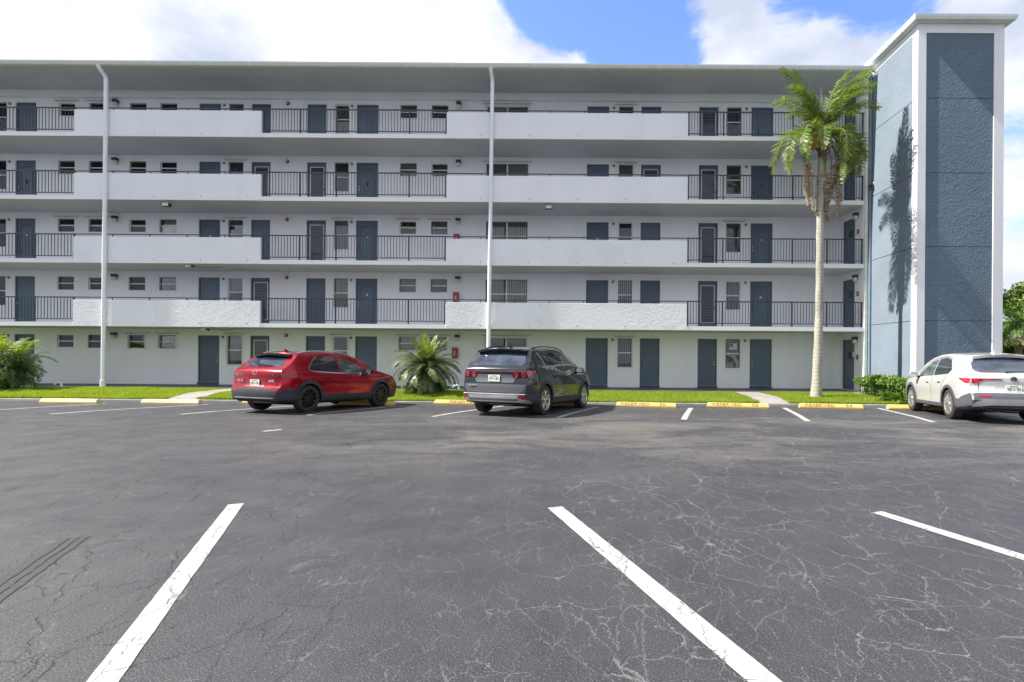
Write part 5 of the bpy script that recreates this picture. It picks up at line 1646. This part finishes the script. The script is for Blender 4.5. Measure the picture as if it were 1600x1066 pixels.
# ---- graphite crossover
def grey_extra(root, cast, decal, line):
    h, _, _ = cast('B', 0.0, 1.36)
    me = text_mesh('TUCSON', 0.055, 0.004, 0.001); me.materials.clear(); me.materials.append(M_chrome)
    h, _, _ = cast('B', 0.60, 0.715)
    o = bpy.data.objects.new('badge_lettering', me); link(o, root); o.rotation_euler = (R(90), 0, R(-90)); o.location = (h.x - 0.035, 0.56, 0.715)
    # slanted H on the rear screen edge
    decal('quarter_panel_blade', [(1.02, 1.20), (1.06, 1.20), (0.72, 1.52), (0.66, 1.52)], 'R', M_silver, 0.006)
GREY = dict(L=4.64, W=1.865, wr=0.36, wx0=0.97, wx1=3.725, tumble=0.30, paint=M_car_grey, clad=M_clad_g, archw=0.075, sillz=0.42, cladz=0.52,
    roof=[(0.0, 1.575), (0.52, 1.59), (0.9, 1.63), (1.5, 1.665), (2.1, 1.66), (2.6, 1.60), (2.95, 1.48), (3.45, 1.21), (3.6, 1.14), (3.8, 1.12), (4.25, 1.04), (4.5, 0.93), (4.64, 0.82)],
    belt=[(0, 1.10), (1.0, 1.10), (1.3, 1.08), (2.2, 1.04), (3.3, 1.00), (4.6, 0.92)],
    rear=[(0.0, 0.16), (0.24, 0.13), (0.36, 0.03), (0.50, 0.0), (0.60, 0.03), (0.72, 0.05), (0.80, 0.085), (0.95, 0.095), (1.02, 0.06), (1.12, 0.08), (1.17, 0.16), (1.25, 0.25), (1.50, 0.46), (1.58, 0.52), (1.8, 0.6)],
    front=[(0, 0.2), (0.3, 0.06), (0.5, 0.0), (0.8, 0.02), (1.0, 0.10)],
    bottom=[(0, 0.32), (0.6, 0.23), (4.0, 0.21), (4.6, 0.26)],
    side_glass=[('quarter_window', [(0.78, 1.16), (1.24, 1.11), (1.30, 1.13), (1.24, 1.50), (1.10, 1.48)], M_cg),
                ('rear_window', [(1.34, 1.105), (2.10, 1.07), (2.05, 1.52), (1.60, 1.54), (1.29, 1.51)], M_cg),
                ('front_window', [(2.19, 1.065), (3.12, 1.03), (3.02, 1.13), (2.72, 1.33), (2.42, 1.465), (2.14, 1.51)], M_cg_front_lit)],
    seams=[[(2.14, 1.06), (2.16, 0.75), (2.14, 0.44)], [(3.12, 1.0), (3.20, 0.8), (3.12, 0.44)], [(1.34, 1.10), (1.42, 0.90), (1.50, 0.74), (1.50, 0.46)], [(3.55, 1.05), (4.1, 0.99)]],
    handles=[(1.62, 0.93), (2.42, 0.91)], mirror=(3.02, 1.04), mirmat=M_car_grey, rails=(0.70, 2.7, M_black), raily=0.68,
    screen=(2.75, 3.50),
    rear_parts=[('bumper_lower', [(-0.84, 0.30), (0.84, 0.30), (0.86, 0.52), (-0.86, 0.52)], M_clad_g, 0.006),
                ('bumper_mid', [(-0.72, 0.56), (0.72, 0.56), (0.80, 0.66), (0.80, 0.75), (-0.80, 0.75), (-0.80, 0.66)], M_clad_g, 0.006),
                ('skid_trim', [(-0.70, 0.345), (0.70, 0.345), (0.86, 0.30), (0.86, 0.37), (0.64, 0.50), (-0.64, 0.50), (-0.86, 0.37), (-0.86, 0.30)], M_silver, 0.022),
                ('skid_groove', [(-0.66, 0.375), (0.66, 0.375), (0.66, 0.425), (-0.66, 0.425)], simple('shadow_grey', (0.10, 0.105, 0.115), 0.4), 0.026),
                ('bumper_chrome', [(-0.82, 0.515), (0.82, 0.515), (0.84, 0.535), (-0.84, 0.535)], M_silver, 0.016),
                ('bumper_reflector', [(0.63, 0.44), (0.82, 0.40), (0.81, 0.46), (0.65, 0.48)], M_reflector, 0.026, True),
                ('plate_recess', [(-0.50, 0.79), (0.50, 0.79), (0.56, 0.98), (-0.56, 0.98)], paint('tailgate_recess_paint', (0.15, 0.16, 0.18), 0.5, 0.3), 0.003),
                ('tail_light_bar', [(-0.80, 1.035), (0.80, 1.035), (0.82, 1.075), (-0.82, 1.075)], M_tail_d, 0.010),
                ('tail_lamp', [(0.52, 0.91), (0.60, 0.91), (0.63, 1.03), (0.50, 1.03)], M_tail, 0.012, True),
                ('tail_lamp', [(0.70, 0.92), (0.78, 0.93), (0.82, 1.03), (0.68, 1.03)], M_tail, 0.012, True),
                ('tail_lamp_surround', [(0.48, 0.89), (0.82, 0.90), (0.84, 1.04), (0.46, 1.04)], M_black, 0.005, True),
                ('rear_screen', [(-0.66, 1.19), (0.66, 1.19), (0.70, 1.25), (0.60, 1.53), (-0.60, 1.53), (-0.70, 1.25)], M_cg_rear, 0.004)],
    rear_lines=[[(-0.82, 0.78), (0.82, 0.78)]],
    side_parts=[('bumper_side', [(0.06, 0.27), (0.50, 0.27), (0.52, 0.56), (0.06, 0.52)], M_clad_g, 0.008), ('tail_lamp', [(0.07, 0.93), (0.26, 0.99), (0.44, 1.06), (0.40, 1.075), (0.07, 1.07)], M_tail, 0.008)],
    spx=0.58, spl=0.30, spw=1.30, spmat=M_black, wiper=((0.0, 1.50), (0.32, 1.51)), plate=(0.0, 0.885), exhaust=[], rim=M_alloy, spokes=5, split=True, extra=grey_extra, sc=1.02, finmat=M_black, tw=0.235,
    label='dark graphite crossover with silver wheels and black roof rails, right of the date palm')
place(None, -0.93, 13.62, 20.5, GREY, -1)
car(GREY)

# ---- white crossover
def white_extra(root, cast, decal, line):
    h, _, _ = cast('B', 0.0, 0.995); x = h.x - 0.012
    n = 24
    MB().tube([(x, 0.05 * math.cos(a), 0.995 + 0.055 * math.sin(a)) for a in [R(-50 + 280 * i / n) for i in range(n + 1)]], 0.008, 6).obj('badge_ring', M_black, root, smooth=True)
    MB().tube([(x - 0.002, -0.035, 0.955), (x - 0.002, 0.0, 1.045), (x - 0.002, 0.035, 0.955)], 0.008, 6).obj('badge_caliper', M_black, root)
    MB().tube([(x - 0.002, -0.022, 0.985), (x - 0.002, 0.022, 0.985)], 0.006, 6).obj('badge_bar', M_black, root)
WHITE = dict(L=4.72, W=1.842, wr=0.36, wx0=1.06, wx1=3.715, tumble=0.34, paint=M_car_white, clad=M_clad_w, archw=0.07, sillz=0.36, cladz=0.52,
    roof=[(0.0, 1.51), (0.66, 1.535), (1.0, 1.585), (1.6, 1.62), (2.15, 1.61), (2.6, 1.55), (3.0, 1.42), (3.5, 1.15), (3.65, 1.08), (3.85, 1.06), (4.3, 0.99), (4.55, 0.90), (4.72, 0.78)],
    belt=[(0, 1.06), (1.0, 1.06), (1.6, 1.03), (2.4, 1.0), (3.3, 0.97), (4.7, 0.88)],
    rear=[(0.0, 0.18), (0.24, 0.15), (0.36, 0.04), (0.52, 0.0), (0.62, 0.01), (0.70, 0.06), (0.80, 0.10), (0.92, 0.07), (1.05, 0.06), (1.10, 0.13), (1.18, 0.26), (1.46, 0.60), (1.54, 0.66), (1.8, 0.75)],
    front=[(0, 0.2), (0.3, 0.06), (0.5, 0.0), (0.8, 0.03), (1.0, 0.12)],
    bottom=[(0, 0.34), (0.6, 0.24), (4.1, 0.21), (4.7, 0.26)],
    side_glass=[('rear_window', [(1.02, 1.20), (1.22, 1.09), (2.12, 1.045), (2.02, 1.47), (1.60, 1.50), (1.25, 1.44)], M_cg),
                ('front_window', [(2.17, 1.04), (3.20, 1.0), (3.08, 1.09), (2.70, 1.31), (2.40, 1.42), (2.07, 1.465)], M_cg_front_lit)],
    chrome=[(3.16, 1.08), (2.72, 1.335), (2.40, 1.45), (2.04, 1.50), (1.60, 1.525), (1.22, 1.46)], chw=0.014,
    seams=[[(2.14, 1.03), (2.16, 0.75), (2.14, 0.38)], [(3.2, 0.98), (3.26, 0.8), (3.18, 0.38)], [(1.22, 1.05), (1.36, 0.88), (1.50, 0.74), (1.52, 0.40)], [(3.6, 1.0), (4.15, 0.95)]],
    handles=[(1.62, 0.90), (2.42, 0.88)], mirror=(3.12, 1.01), mirmat=M_car_white, rails=None,
    screen=(2.80, 3.55),
    rear_parts=[('bumper_cladding', [(-0.86, 0.50), (-0.60, 0.55), (0.60, 0.55), (0.86, 0.50), (0.87, 0.60), (0.72, 0.68), (-0.72, 0.68), (-0.87, 0.60)], M_clad_w, 0.010),
                ('bumper_lower', [(-0.82, 0.29), (0.82, 0.29), (0.84, 0.40), (-0.84, 0.40)], M_clad, 0.008),
                ('skid_trim', [(-0.80, 0.36), (-0.40, 0.41), (0.40, 0.41), (0.80, 0.36), (0.70, 0.49), (0.56, 0.525), (-0.56, 0.525), (-0.70, 0.49)], M_silver, 0.020),
                ('bumper_reflector', [(0.42, 0.60), (0.68, 0.595), (0.67, 0.625), (0.44, 0.63)], M_reflector, 0.016, True),
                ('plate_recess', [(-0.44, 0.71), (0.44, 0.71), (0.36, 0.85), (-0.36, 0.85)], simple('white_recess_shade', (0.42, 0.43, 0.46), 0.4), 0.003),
                ('tail_lamp', [(0.20, 0.975), (0.56, 0.965), (0.72, 0.89), (0.86, 0.90), (0.87, 1.00), (0.22, 0.995)], M_tail, 0.010, True),
                ('rear_screen', [(-0.60, 1.13), (0.60, 1.13), (0.70, 1.19), (0.66, 1.36), (0.52, 1.47), (-0.52, 1.47), (-0.66, 1.36), (-0.70, 1.19)], M_cg_rear, 0.004)],
    rear_lines=[[(-0.66, 0.93), (-0.66, 0.70)], [(0.66, 0.93), (0.66, 0.70)]],
    side_parts=[('bumper_side', [(0.02, 0.30), (0.58, 0.27), (0.62, 0.42), (0.34, 0.58), (0.02, 0.68)], M_clad_w, 0.010), ('tail_lamp', [(0.06, 0.89), (0.20, 0.89), (0.46, 0.985), (0.50, 1.005), (0.07, 1.00)], M_tail, 0.008)],
    spx=0.70, spl=0.26, spw=1.20, spmat=M_car_white, wiper=((0.12, 1.14), (-0.30, 1.15)), plate=(0.0, 0.775), exhaust=[(0.60, 0.40, 0.05), (-0.60, 0.40, 0.05)], rim=M_alloy, spokes=7, split=True, extra=white_extra, sc=1.0,
    label='white crossover with angular red tail lamps parked at the right edge')
place(None, 9.12, 13.25, 14.5, WHITE, 1)
car(WHITE)

# ================================================================== PLANTS
def frond_mesh(name, L, droop, width, nleaf, leaf_w, mat, seed, lift=0.35, twist=0.0, plumose=0.35, hang=0.5, early=False, start=0.12, stem=0.012):
    """pinnate frond along local +X from the origin, arching down; leaflets are folded two-part blades"""
    rr = random.Random(seed)
    pts = []; p = Vector((0, 0, 0)); ang = lift
    N = 22; d = L / N
    for i in range(N + 1):
        pts.append(p.copy())
        t_ = i / N
        p = p + Vector((math.cos(ang), 0, math.sin(ang))) * d
        ang -= droop / N * ((1.9 - 1.8 * t_) if early else (0.55 + 0.9 * t_))
    m = MB(); m.tube(pts, [stem * (1 - 0.8 * i / N) for i in range(N + 1)], 5, m=0)
    for i in range(nleaf):
        t_ = start + (1 - start) * (i + rr.uniform(-0.3, 0.3)) / nleaf
        t_ = min(max(t_, 0), 0.999)
        k = t_ * N; a = int(k); f = k - a
        base = pts[a].lerp(pts[a + 1], f); tan = (pts[a + 1] - pts[a]).normalized()
        up = tan.cross(Vector((0, -1, 0))).normalized()
        if up.z < 0 and abs(tan.z) < 0.9: up = -up
        for s in (1, -1):
            ll = width * (math.sin(PI * min(1, 0.14 + 0.86 * t_) ** 0.8) ** 0.6 * 0.85 + 0.15) * rr.uniform(0.8, 1.1)
            out = Vector((0, s, 0)) + tan * rr.uniform(0.35, 0.75) + up * rr.uniform(-plumose, plumose + 0.15)
            out.normalize()
            wv = tan.cross(out).cross(out).normalized() * leaf_w * rr.uniform(0.8, 1.2) * 0.5
            mid = base + out * ll * 0.5 + Vector((0, 0, -hang * ll * 0.12))
            end = base + out * ll * 0.92 + Vector((0, 0, -hang * ll * rr.uniform(0.3, 0.65)))
            b = len(m.v)
            m.v += [tuple(base + wv * 0.5), tuple(base - wv * 0.5), tuple(mid + wv), tuple(mid - wv), tuple(end)]
            m.f += [(b, b + 1, b + 3, b + 2), (b + 2, b + 3, b + 4)]; m.m += [1, 1]
    me = bpy.data.meshes.new(name); me.from_pydata(m.v, [], m.f)
    me.materials.append(M_rachis); me.materials.append(mat)
    me.polygons.foreach_set('material_index', m.m)
    return me

def put(me, name, parent, az, pos, pitch=0.0, scale=1.0, roll=0.0, **kw):
    o = bpy.data.objects.new(name, me)
    link(o, parent, **kw)
    o.location = pos; o.rotation_euler = Euler((roll, -pitch, az), 'XYZ'); o.scale = (scale,) * 3
    return o

# ---- tall queen palm
qb = Vector((8.66, 19.86, lawn_z(0, 19.86)))
queen = empty('queen_palm', qb, 0, label='tall slender queen palm with drooping green and dead brown fronds before the tower', cat='palm tree')
CR = Vector((0.17, 0.02, 9.85 - qb.z))           # crown centre
m = MB(); pts = []; rad = []
for i in range(30):
    t_ = i / 29; z = (8.7 - qb.z) * t_
    pts.append((0.16 * t_ + 0.035 * math.sin(t_ * 5), 0.02 * math.sin(t_ * 4), z - (0.1 if i == 0 else 0)))
    rad.append(0.225 if i == 0 else (0.185 - 0.045 * min(1, t_ * 3) - 0.02 * t_ + 0.006 * math.sin(i * 1.7)))
rad[1] = 0.19
m.tube(pts, rad, 16); m.obj('trunk', M_trunk, queen, smooth=True, angle=70)
m = MB(); m.tube([(0.165, 0.0, 8.55 - qb.z), (0.17, 0, 8.8 - qb.z), (0.175, 0, 9.1 - qb.z), (0.175, 0, 9.5 - qb.z), (0.18, 0, 10.2 - qb.z)], [0.125, 0.16, 0.15, 0.12, 0.03], 14)
m.obj('crownshaft', M_boot, queen, smooth=True, angle=70)
rr = random.Random(4)
for i in range(16):
    a = 2 * PI * i / 16 * 2.4; z = 8.75 + 0.045 * i - qb.z
    m = MB(); c, s = math.cos(a), math.sin(a)
    m.tube([(0.17 + 0.10 * c, 0.10 * s, z), (0.17 + 0.2 * c, 0.2 * s, z + 0.16), (0.17 + 0.30 * c, 0.30 * s, z + 0.22)], [0.05, 0.035, 0.015], 6, flat=0.5)
    m.obj('leaf_base', M_boot, queen, smooth=True)
gm = [frond_mesh('frond', ln, dr, 0.56, 84, 0.034, M_palm_leaf, 20 + j, lift=0.1, plumose=0.5, hang=0.8, stem=0.022, early=(j == 2)) for j, (ln, dr) in enumerate(((2.5, 1.0), (2.6, 1.75), (2.9, 2.75)))]
# azimuth (0 = right in the photo, 90 = away), pitch up, which curve, scale
FR = [(178, 76, 0, 1.0), (2, 68, 0, 1.0), (196, 80, 1, 0.9), (350, 74, 1, 1.0), (182, 66, 2, 1.12), (198, 56, 2, 1.0), (166, 50, 2, 1.0), (344, 56, 2, 1.0), (4, 62, 2, 1.12), (356, 40, 2, 0.85), (24, 45, 2, 1.0),
      (300, 52, 2, 0.85), (262, 66, 2, 0.75), (232, 50, 2, 0.75), (30, 62, 1, 0.9), (75, 70, 1, 0.85), (112, 68, 1, 0.85), (322, 68, 1, 0.85), (316, 20, 2, 0.75), (14, 82, 0, 0.9), (150, 80, 0, 0.8), (186, 58, 1, 0.95), (355, 56, 1, 1.0), (208, 70, 2, 0.95), (335, 70, 2, 0.95)]
for (az, pt, j, sc_) in FR:
    c, s = math.cos(R(az)), math.sin(R(az))
    put(gm[j], 'frond', queen, R(az), (CR.x + 0.07 * c, CR.y + 0.07 * s, CR.z - 0.15 - (0.35 if j == 2 else 0)), R(pt), sc_ * (0.93, 1.0, 1.22)[0 if j == 2 else 1 if j == 1 else 2] * 0.95, R(rr.uniform(-20, 20)))
put(frond_mesh('spear_leaf', 1.35, 0.05, 0.10, 24, 0.02, M_palm_leaf, 77, lift=0, plumose=0.05, hang=0.0, stem=0.018), 'spear_leaf', queen, R(180), (CR.x, CR.y, CR.z + 0.2), R(88), 0.95)
dm = [frond_mesh('dead_frond', 2.1, 0.35, 0.24, 80, 0.05, M_palm_dead, 50 + j, lift=0.0, plumose=0.7, hang=0.9, start=0.2, stem=0.018) for j in range(3)]
for (az, off, zz_, pt, j, sc_) in ((190, 0.52, 8.95, -86, 0, 1.05), (182, 0.60, 8.85, -84, 1, 0.9), (352, 0.30, 8.7, -88, 2, 1.15), (0, 0.42, 9.05, -78, 0, 1.2), (5, 0.62, 8.8, -99, 1, 1.2), (350, 0.58, 8.6, -104, 2, 0.9)):
    c, s = math.cos(R(az)), math.sin(R(az))
    put(dm[j], 'dead_frond', queen, R(az), (0.17 + off * c, off * s, zz_ - qb.z), R(pt), sc_, label='dead brown frond hanging down beside the trunk')
    st = MB(); st.tube([(0.17 + 0.1 * c, 0.1 * s, 8.95 - qb.z), (0.17 + off * 0.6 * c, off * 0.6 * s, max(9.15, zz_ + 0.15) - qb.z), (0.17 + off * c, off * s, zz_ - qb.z)], 0.018, 6); st.obj('dead_stem', M_boot, queen, smooth=True)
for (az, off, ln) in ((195, 0.13, 1.2), (285, 0.14, 1.15), (345, 0.13, 1.0)):
    c, s = math.cos(R(az)), math.sin(R(az))
    put(dm[int(az) % 3], 'dead_frond', queen, R(az), (0.165 + off * c, off * s, 8.72 - qb.z), R(-92), ln * 0.95, label='brown dead frond skirt against the trunk')
# flower cluster and its boat shaped bract
v = []; rg = random.Random(8)
for i in range(2600):
    a = rg.uniform(0, 2 * PI); t_ = rg.random(); r_ = 0.20 * math.sin(PI * min(1, 0.15 + t_ * 0.85)) * rg.uniform(0.4, 1)
    p = Vector((-0.27 + r_ * math.cos(a), -0.25 + r_ * math.sin(a) * 0.8, 9.45 - 0.55 * t_ - qb.z))
    d = Vector((rg.uniform(-1, 1), rg.uniform(-1, 1), rg.uniform(-2.2, -0.3))).normalized() * 0.045; w_ = Vector((rg.uniform(-1, 1), rg.uniform(-1, 1), rg.uniform(-.3, .3))).normalized() * 0.012
    v += [p - w_, p + w_, p + d]
me = np_mesh('flower_cluster', [tuple(p) for p in v], np.arange(len(v)).reshape(-1, 3), M_flower); link(bpy.data.objects.new('flower_cluster', me), queen)
MB().tube([(-0.35, -0.24, 9.95 - qb.z), (-0.22, -0.25, 9.75 - qb.z), (-0.13, -0.24, 9.45 - qb.z), (-0.12, -0.22, 9.1 - qb.z)], [0.015, 0.05, 0.075, 0.03], 8, flat=0.5).obj('flower_bract', simple('orange_bract', (0.55, 0.33, 0.12), 0.6), queen, smooth=True)

# ---- pygmy date palm by the centre
pb = Vector((-5.75, 20.35, lawn_z(0, 20.35)))
date = empty('date_palm', pb, 0, label='bushy low date palm on the lawn between the red and the grey car', cat='palm tree')
MB().tube([(0, 0, -0.1), (0, 0, 0.12), (0.03, 0, 0.5), (0.04, 0, 0.85), (0.04, 0, 1.15)], [0.17, 0.13, 0.125, 0.14, 0.06], 12).obj('trunk', M_boot, date, smooth=True)
MB().tube([(0.22, -0.05, -0.05), (0.25, -0.05, 0.1), (0.24, -0.05, 0.18)], [0.09, 0.08, 0.03], 10).obj('stump', M_boot, date, smooth=True)
for i in range(26):
    a = i * 2.4; z = 0.15 + i * 0.032; c, s = math.cos(a), math.sin(a)
    MB().tube([(0.035 + 0.11 * c, 0.11 * s, z), (0.035 + 0.19 * c, 0.19 * s, z + 0.09)], [0.035, 0.012], 5).obj('leaf_base', M_bark, date)
dl = [frond_mesh('frond', 1.4, dr, 0.27, 64, 0.027, M_date_leaf, 90 + j, lift=0.0, plumose=0.22, hang=0.35, stem=0.012, start=0.08) for j, dr in enumerate((1.3, 1.7, 2.1))]
dy = frond_mesh('frond', 1.2, 0.5, 0.20, 52, 0.026, M_date_young, 99, lift=0.0, plumose=0.2, hang=0.2, stem=0.012, start=0.1)
rr = random.Random(12); nf = 84
for i in range(nf):
    t_ = i / nf; az = i * 2.39996; pt = 84 - 132 * t_ ** 0.9 + rr.uniform(-6, 6)
    young = t_ < 0.17
    put(dy if young else dl[min(2, int(t_ * 2.6)) if pt > 0 else 0], 'frond', date, az, (0.04 + 0.04 * math.cos(az), 0.04 * math.sin(az), 1.10 - 0.22 * t_), R(pt), (1.0 if young else 1.0 - 0.12 * abs(t_ - 0.5)) * rr.uniform(0.88, 1.08), R(rr.uniform(-25, 25)))
m = MB(); m.lathe([(0.0, 0.02), (0.45, 0.015), (0.62, -0.01)], 'Z', 24); m.obj('mulch_ring', M_soil, date)

# ---- clumping areca at the left edge
ab = Vector((-22.25, 20.9, lawn_z(0, 20.9)))
areca = empty('areca_palm', ab, 0, label='dense clumping areca palm at the left edge, bright yellow green on top', cat='palm tree')
al = [frond_mesh('frond', 1.7, dr, 0.42, 34, 0.038, M_areca, 120 + j, lift=0.0, plumose=0.25, hang=0.6, stem=0.014) for j, dr in enumerate((1.2, 1.7))]
at_ = [frond_mesh('frond', 1.5, 1.0, 0.40, 34, 0.038, M_areca_top, 130, lift=0.0, plumose=0.25, hang=0.6, stem=0.014)]
rr = random.Random(3)
for i in range(11):
    a = i * 2.4; r_ = 0.10 + 0.045 * i; h = rr.uniform(0.6, 1.55)
    bx_, by_ = r_ * math.cos(a), r_ * math.sin(a)
    MB().tube([(bx_, by_, -0.05), (bx_ * 1.2, by_ * 1.2, h * 0.6), (bx_ * 1.35, by_ * 1.35, h)], [0.035, 0.03, 0.02], 7).obj('stem', M_twig, areca, smooth=True)
    for j in range(8):
        az = a + j * 2.4 + rr.uniform(-0.3, 0.3); pt = 70 - 13 * j + rr.uniform(-8, 8)
        top = j < 3 and h > 0.9
        put(at_[0] if top else al[j % 2], 'frond', areca, az, (bx_ * 1.35, by_ * 1.35, h - 0.03 * j), R(pt), rr.uniform(0.66, 0.92))
m = MB(); m.lathe([(0.0, 0.03), (0.7, 0.02), (0.95, -0.02)], 'Z', 24); m.obj('mulch_ring', M_soil, areca)

# ---- leaf masses
def leaf_cloud(name, blobs, n, size, mat, seed, parent=None, shell=0.45, stretch=1.7, **kw):
    rg = np.random.default_rng(seed)
    vol = np.array([b[3] * b[4] * b[5] for b in blobs]) ** 0.67; pick = rg.choice(len(blobs), n, p=vol / vol.sum())
    B = np.array(blobs)[pick]
    d = rg.normal(size=(n, 3)); d /= np.linalg.norm(d, axis=1)[:, None]
    r_ = 1 - shell * rg.random(n) ** 1.6
    P = B[:, :3] + d * B[:, 3:6] * r_[:, None]
    nrm = d * 0.6 + rg.normal(size=(n, 3)) * 0.7 + np.array([0, 0, 0.4]); nrm /= np.linalg.norm(nrm, axis=1)[:, None]
    a = np.cross(nrm, rg.normal(size=(n, 3))); a /= np.linalg.norm(a, axis=1)[:, None]; b = np.cross(nrm, a)
    s = size * rg.uniform(0.6, 1.3, n)[:, None]
    v = np.stack([P - a * s * stretch / 2, P - b * s / 2, P + a * s * stretch / 2, P + b * s / 2], 1).reshape(-1, 3)
    me = np_mesh(name, v, np.arange(n * 4).reshape(-1, 4), mat)
    return link(bpy.data.objects.new(name, me), parent, **kw)

# hedge against the tower's side wall
hedge = empty('hedge', (11.3, 19.6, 0), 0, label='clipped glossy green hedge along the foot of the tower side wall', cat='hedge')
rr = random.Random(6); bl = []
for i in range(26):
    t_ = i / 25; x = 10.98 + 0.50 * t_ + rr.uniform(-0.18, 0.12) ; y = 21.1 - 2.55 * t_
    for q in range(2): bl.append((x - 11.3 + rr.uniform(-0.15, 0.2), y - 19.6 + rr.uniform(-0.1, 0.1), rr.uniform(0.42, 0.66), 0.24, 0.22, 0.17))
    if i % 3 == 0: bl.append((x - 11.3, y - 19.6, 0.25, 0.2, 0.2, 0.2))
leaf_cloud('foliage', bl, 9500, 0.055, M_hedge, 5, hedge)
for i in range(18):
    t_ = i / 17; x = -0.25 + 0.45 * t_ + rr.uniform(-0.1, 0.1); y = 1.45 - 2.5 * t_
    MB().tube([(x, y, -0.1), (x + rr.uniform(-0.06, 0.06), y, 0.25), (x + rr.uniform(-0.12, 0.12), y + rr.uniform(-0.1, 0.1), 0.55)], [0.02, 0.015, 0.008], 5).obj('stem', M_twig, hedge)
fern = empty('fern_clump', (11.3, 18.95, -0.07), 0, label='low bright green fern clump beside the white car front wheel', cat='fern')
fm = [frond_mesh('frond', 0.50, dr, 0.13, 26, 0.022, M_fern, 140 + j, lift=0.0, plumose=0.3, hang=0.4, stem=0.005, start=0.05) for j, dr in enumerate((0.9, 1.4))]
for i in range(90):
    a = rr.uniform(0, 2 * PI); r_ = rr.uniform(0, 1) ** 0.6
    put(fm[i % 2], 'frond', fern, a + rr.uniform(-0.8, 0.8), (0.62 * r_ * math.cos(a), 0.28 * r_ * math.sin(a), 0.02), R(rr.uniform(25, 80)), rr.uniform(0.6, 1.0))

# ---- trees beyond the tower
def tree(x, y, h, cr, seed, label, nleaf=9000, leaf=0.16, trunk=0.16, mat=None, low=0.25):
    t_ = empty('broadleaf_tree', (x, y, ground_z(y)), 0, label=label, cat='tree', group='trees beyond the tower')
    rg = random.Random(seed); bl = []
    for i in range(26):
        a = rg.uniform(0, 2 * PI); r_ = cr * rg.random() ** 0.5 * 0.85; z = h * (low + (0.93 - low) * rg.random())
        k = 1 - 0.45 * abs((z / h - 0.6) / 0.4)
        bl.append((r_ * math.cos(a) * k, r_ * math.sin(a) * k, z, cr * rg.uniform(0.18, 0.34), cr * rg.uniform(0.18, 0.34), cr * rg.uniform(0.13, 0.26)))
    MB().tube([(0, 0, -0.3), (0.05, 0, h * 0.3), (0.1, 0.05, h * 0.6), (0, 0.1, h * 0.85)], [trunk * 1.2, trunk, trunk * 0.6, trunk * 0.15], 8).obj('trunk', M_twig, t_, smooth=True)
    for i in range(6):
        b = bl[i * 4]; MB().tube([(0.05, 0, h * rg.uniform(0.25, 0.5)), (b[0] * 0.5, b[1] * 0.5, b[2] * 0.8), (b[0], b[1], b[2])], [trunk * 0.45, trunk * 0.3, trunk * 0.08], 6).obj('limb', M_twig, t_, smooth=True)
    leaf_cloud('crown', bl, nleaf, leaf, mat or M_tree, seed, t_, shell=0.7)
    return t_
tree(26.9, 39.0, 8.2, 2.9, 1, 'tall leafy tree just right of the tower')
tree(29.9, 42.0, 8.0, 3.4, 2, 'broad dark tree behind the far sabal palm', 9000)
tree(33.5, 40.0, 7.4, 3.0, 3, 'leafy tree outermost on the right beyond the tower')
tree(28.3, 36.0, 2.9, 2.0, 4, 'low sunlit bush behind the white car roof', 9000, 0.13, 0.06, None, 0.05)
tree(31.4, 36.5, 3.0, 2.2, 5, 'low sunlit bush at right frame edge behind the white car', 9000, 0.13, 0.06, None, 0.05)
tree(24.6, 37.0, 2.8, 1.9, 6, 'low bush tucked behind the tower corner', 7000, 0.13, 0.06, None, 0.05)
tree(36.0, 38.0, 3.6, 2.6, 7, 'low bush beyond the right frame edge', 5000, 0.14, 0.08, None, 0.05)
sp_ = at_depth(1592, 553, 34.0)
sabal = empty('sabal_palm', (sp_.x, 34.0, ground_z(34)), 0, label='dark shaggy palm with brown skirt beyond the tower at right edge', cat='palm tree')
MB().tube([(0, 0, -0.2), (0.02, 0, 1.4), (-0.03, 0, 2.8), (0, 0, 3.9)], [0.24, 0.18, 0.17, 0.2], 12).obj('trunk', M_twig, sabal, smooth=True)
sl = [frond_mesh('frond', 1.75, dr, 0.55, 40, 0.045, M_areca, 160 + j, lift=0.0, plumose=0.4, hang=0.8, stem=0.02) for j, dr in enumerate((1.2, 1.9))]
sd = frond_mesh('dead_frond', 1.3, 1.0, 0.35, 30, 0.05, M_palm_dead, 170, lift=0.0, plumose=0.5, hang=1.0, stem=0.02)
for i in range(34):
    t_ = i / 34; put(sl[i % 2] if t_ < 0.78 else sd, 'frond' if t_ < 0.78 else 'dead_frond', sabal, i * 2.4, (0, 0, 3.95 - 0.5 * t_), R(75 - 125 * t_), rr.uniform(0.85, 1.1))

# far tree line so that the horizon is not bare
fr = []
rg = random.Random(33)
for i in range(150):
    x = -260 + 560 * rg.random(); y = rg.uniform(95, 150); hh_ = rg.uniform(6, 11)
    for q in range(4): fr.append((x + rg.uniform(-4, 4), y + rg.uniform(-3, 3), hh_ * rg.uniform(0.2, 0.9), rg.uniform(2, 4), 2.5, rg.uniform(1.5, 3)))
leaf_cloud('far_tree_line', fr, 60000, 0.9, M_tree, 44, None, shell=0.5, label='distant belt of trees behind the apartment grounds', cat='tree belt', kind='stuff')
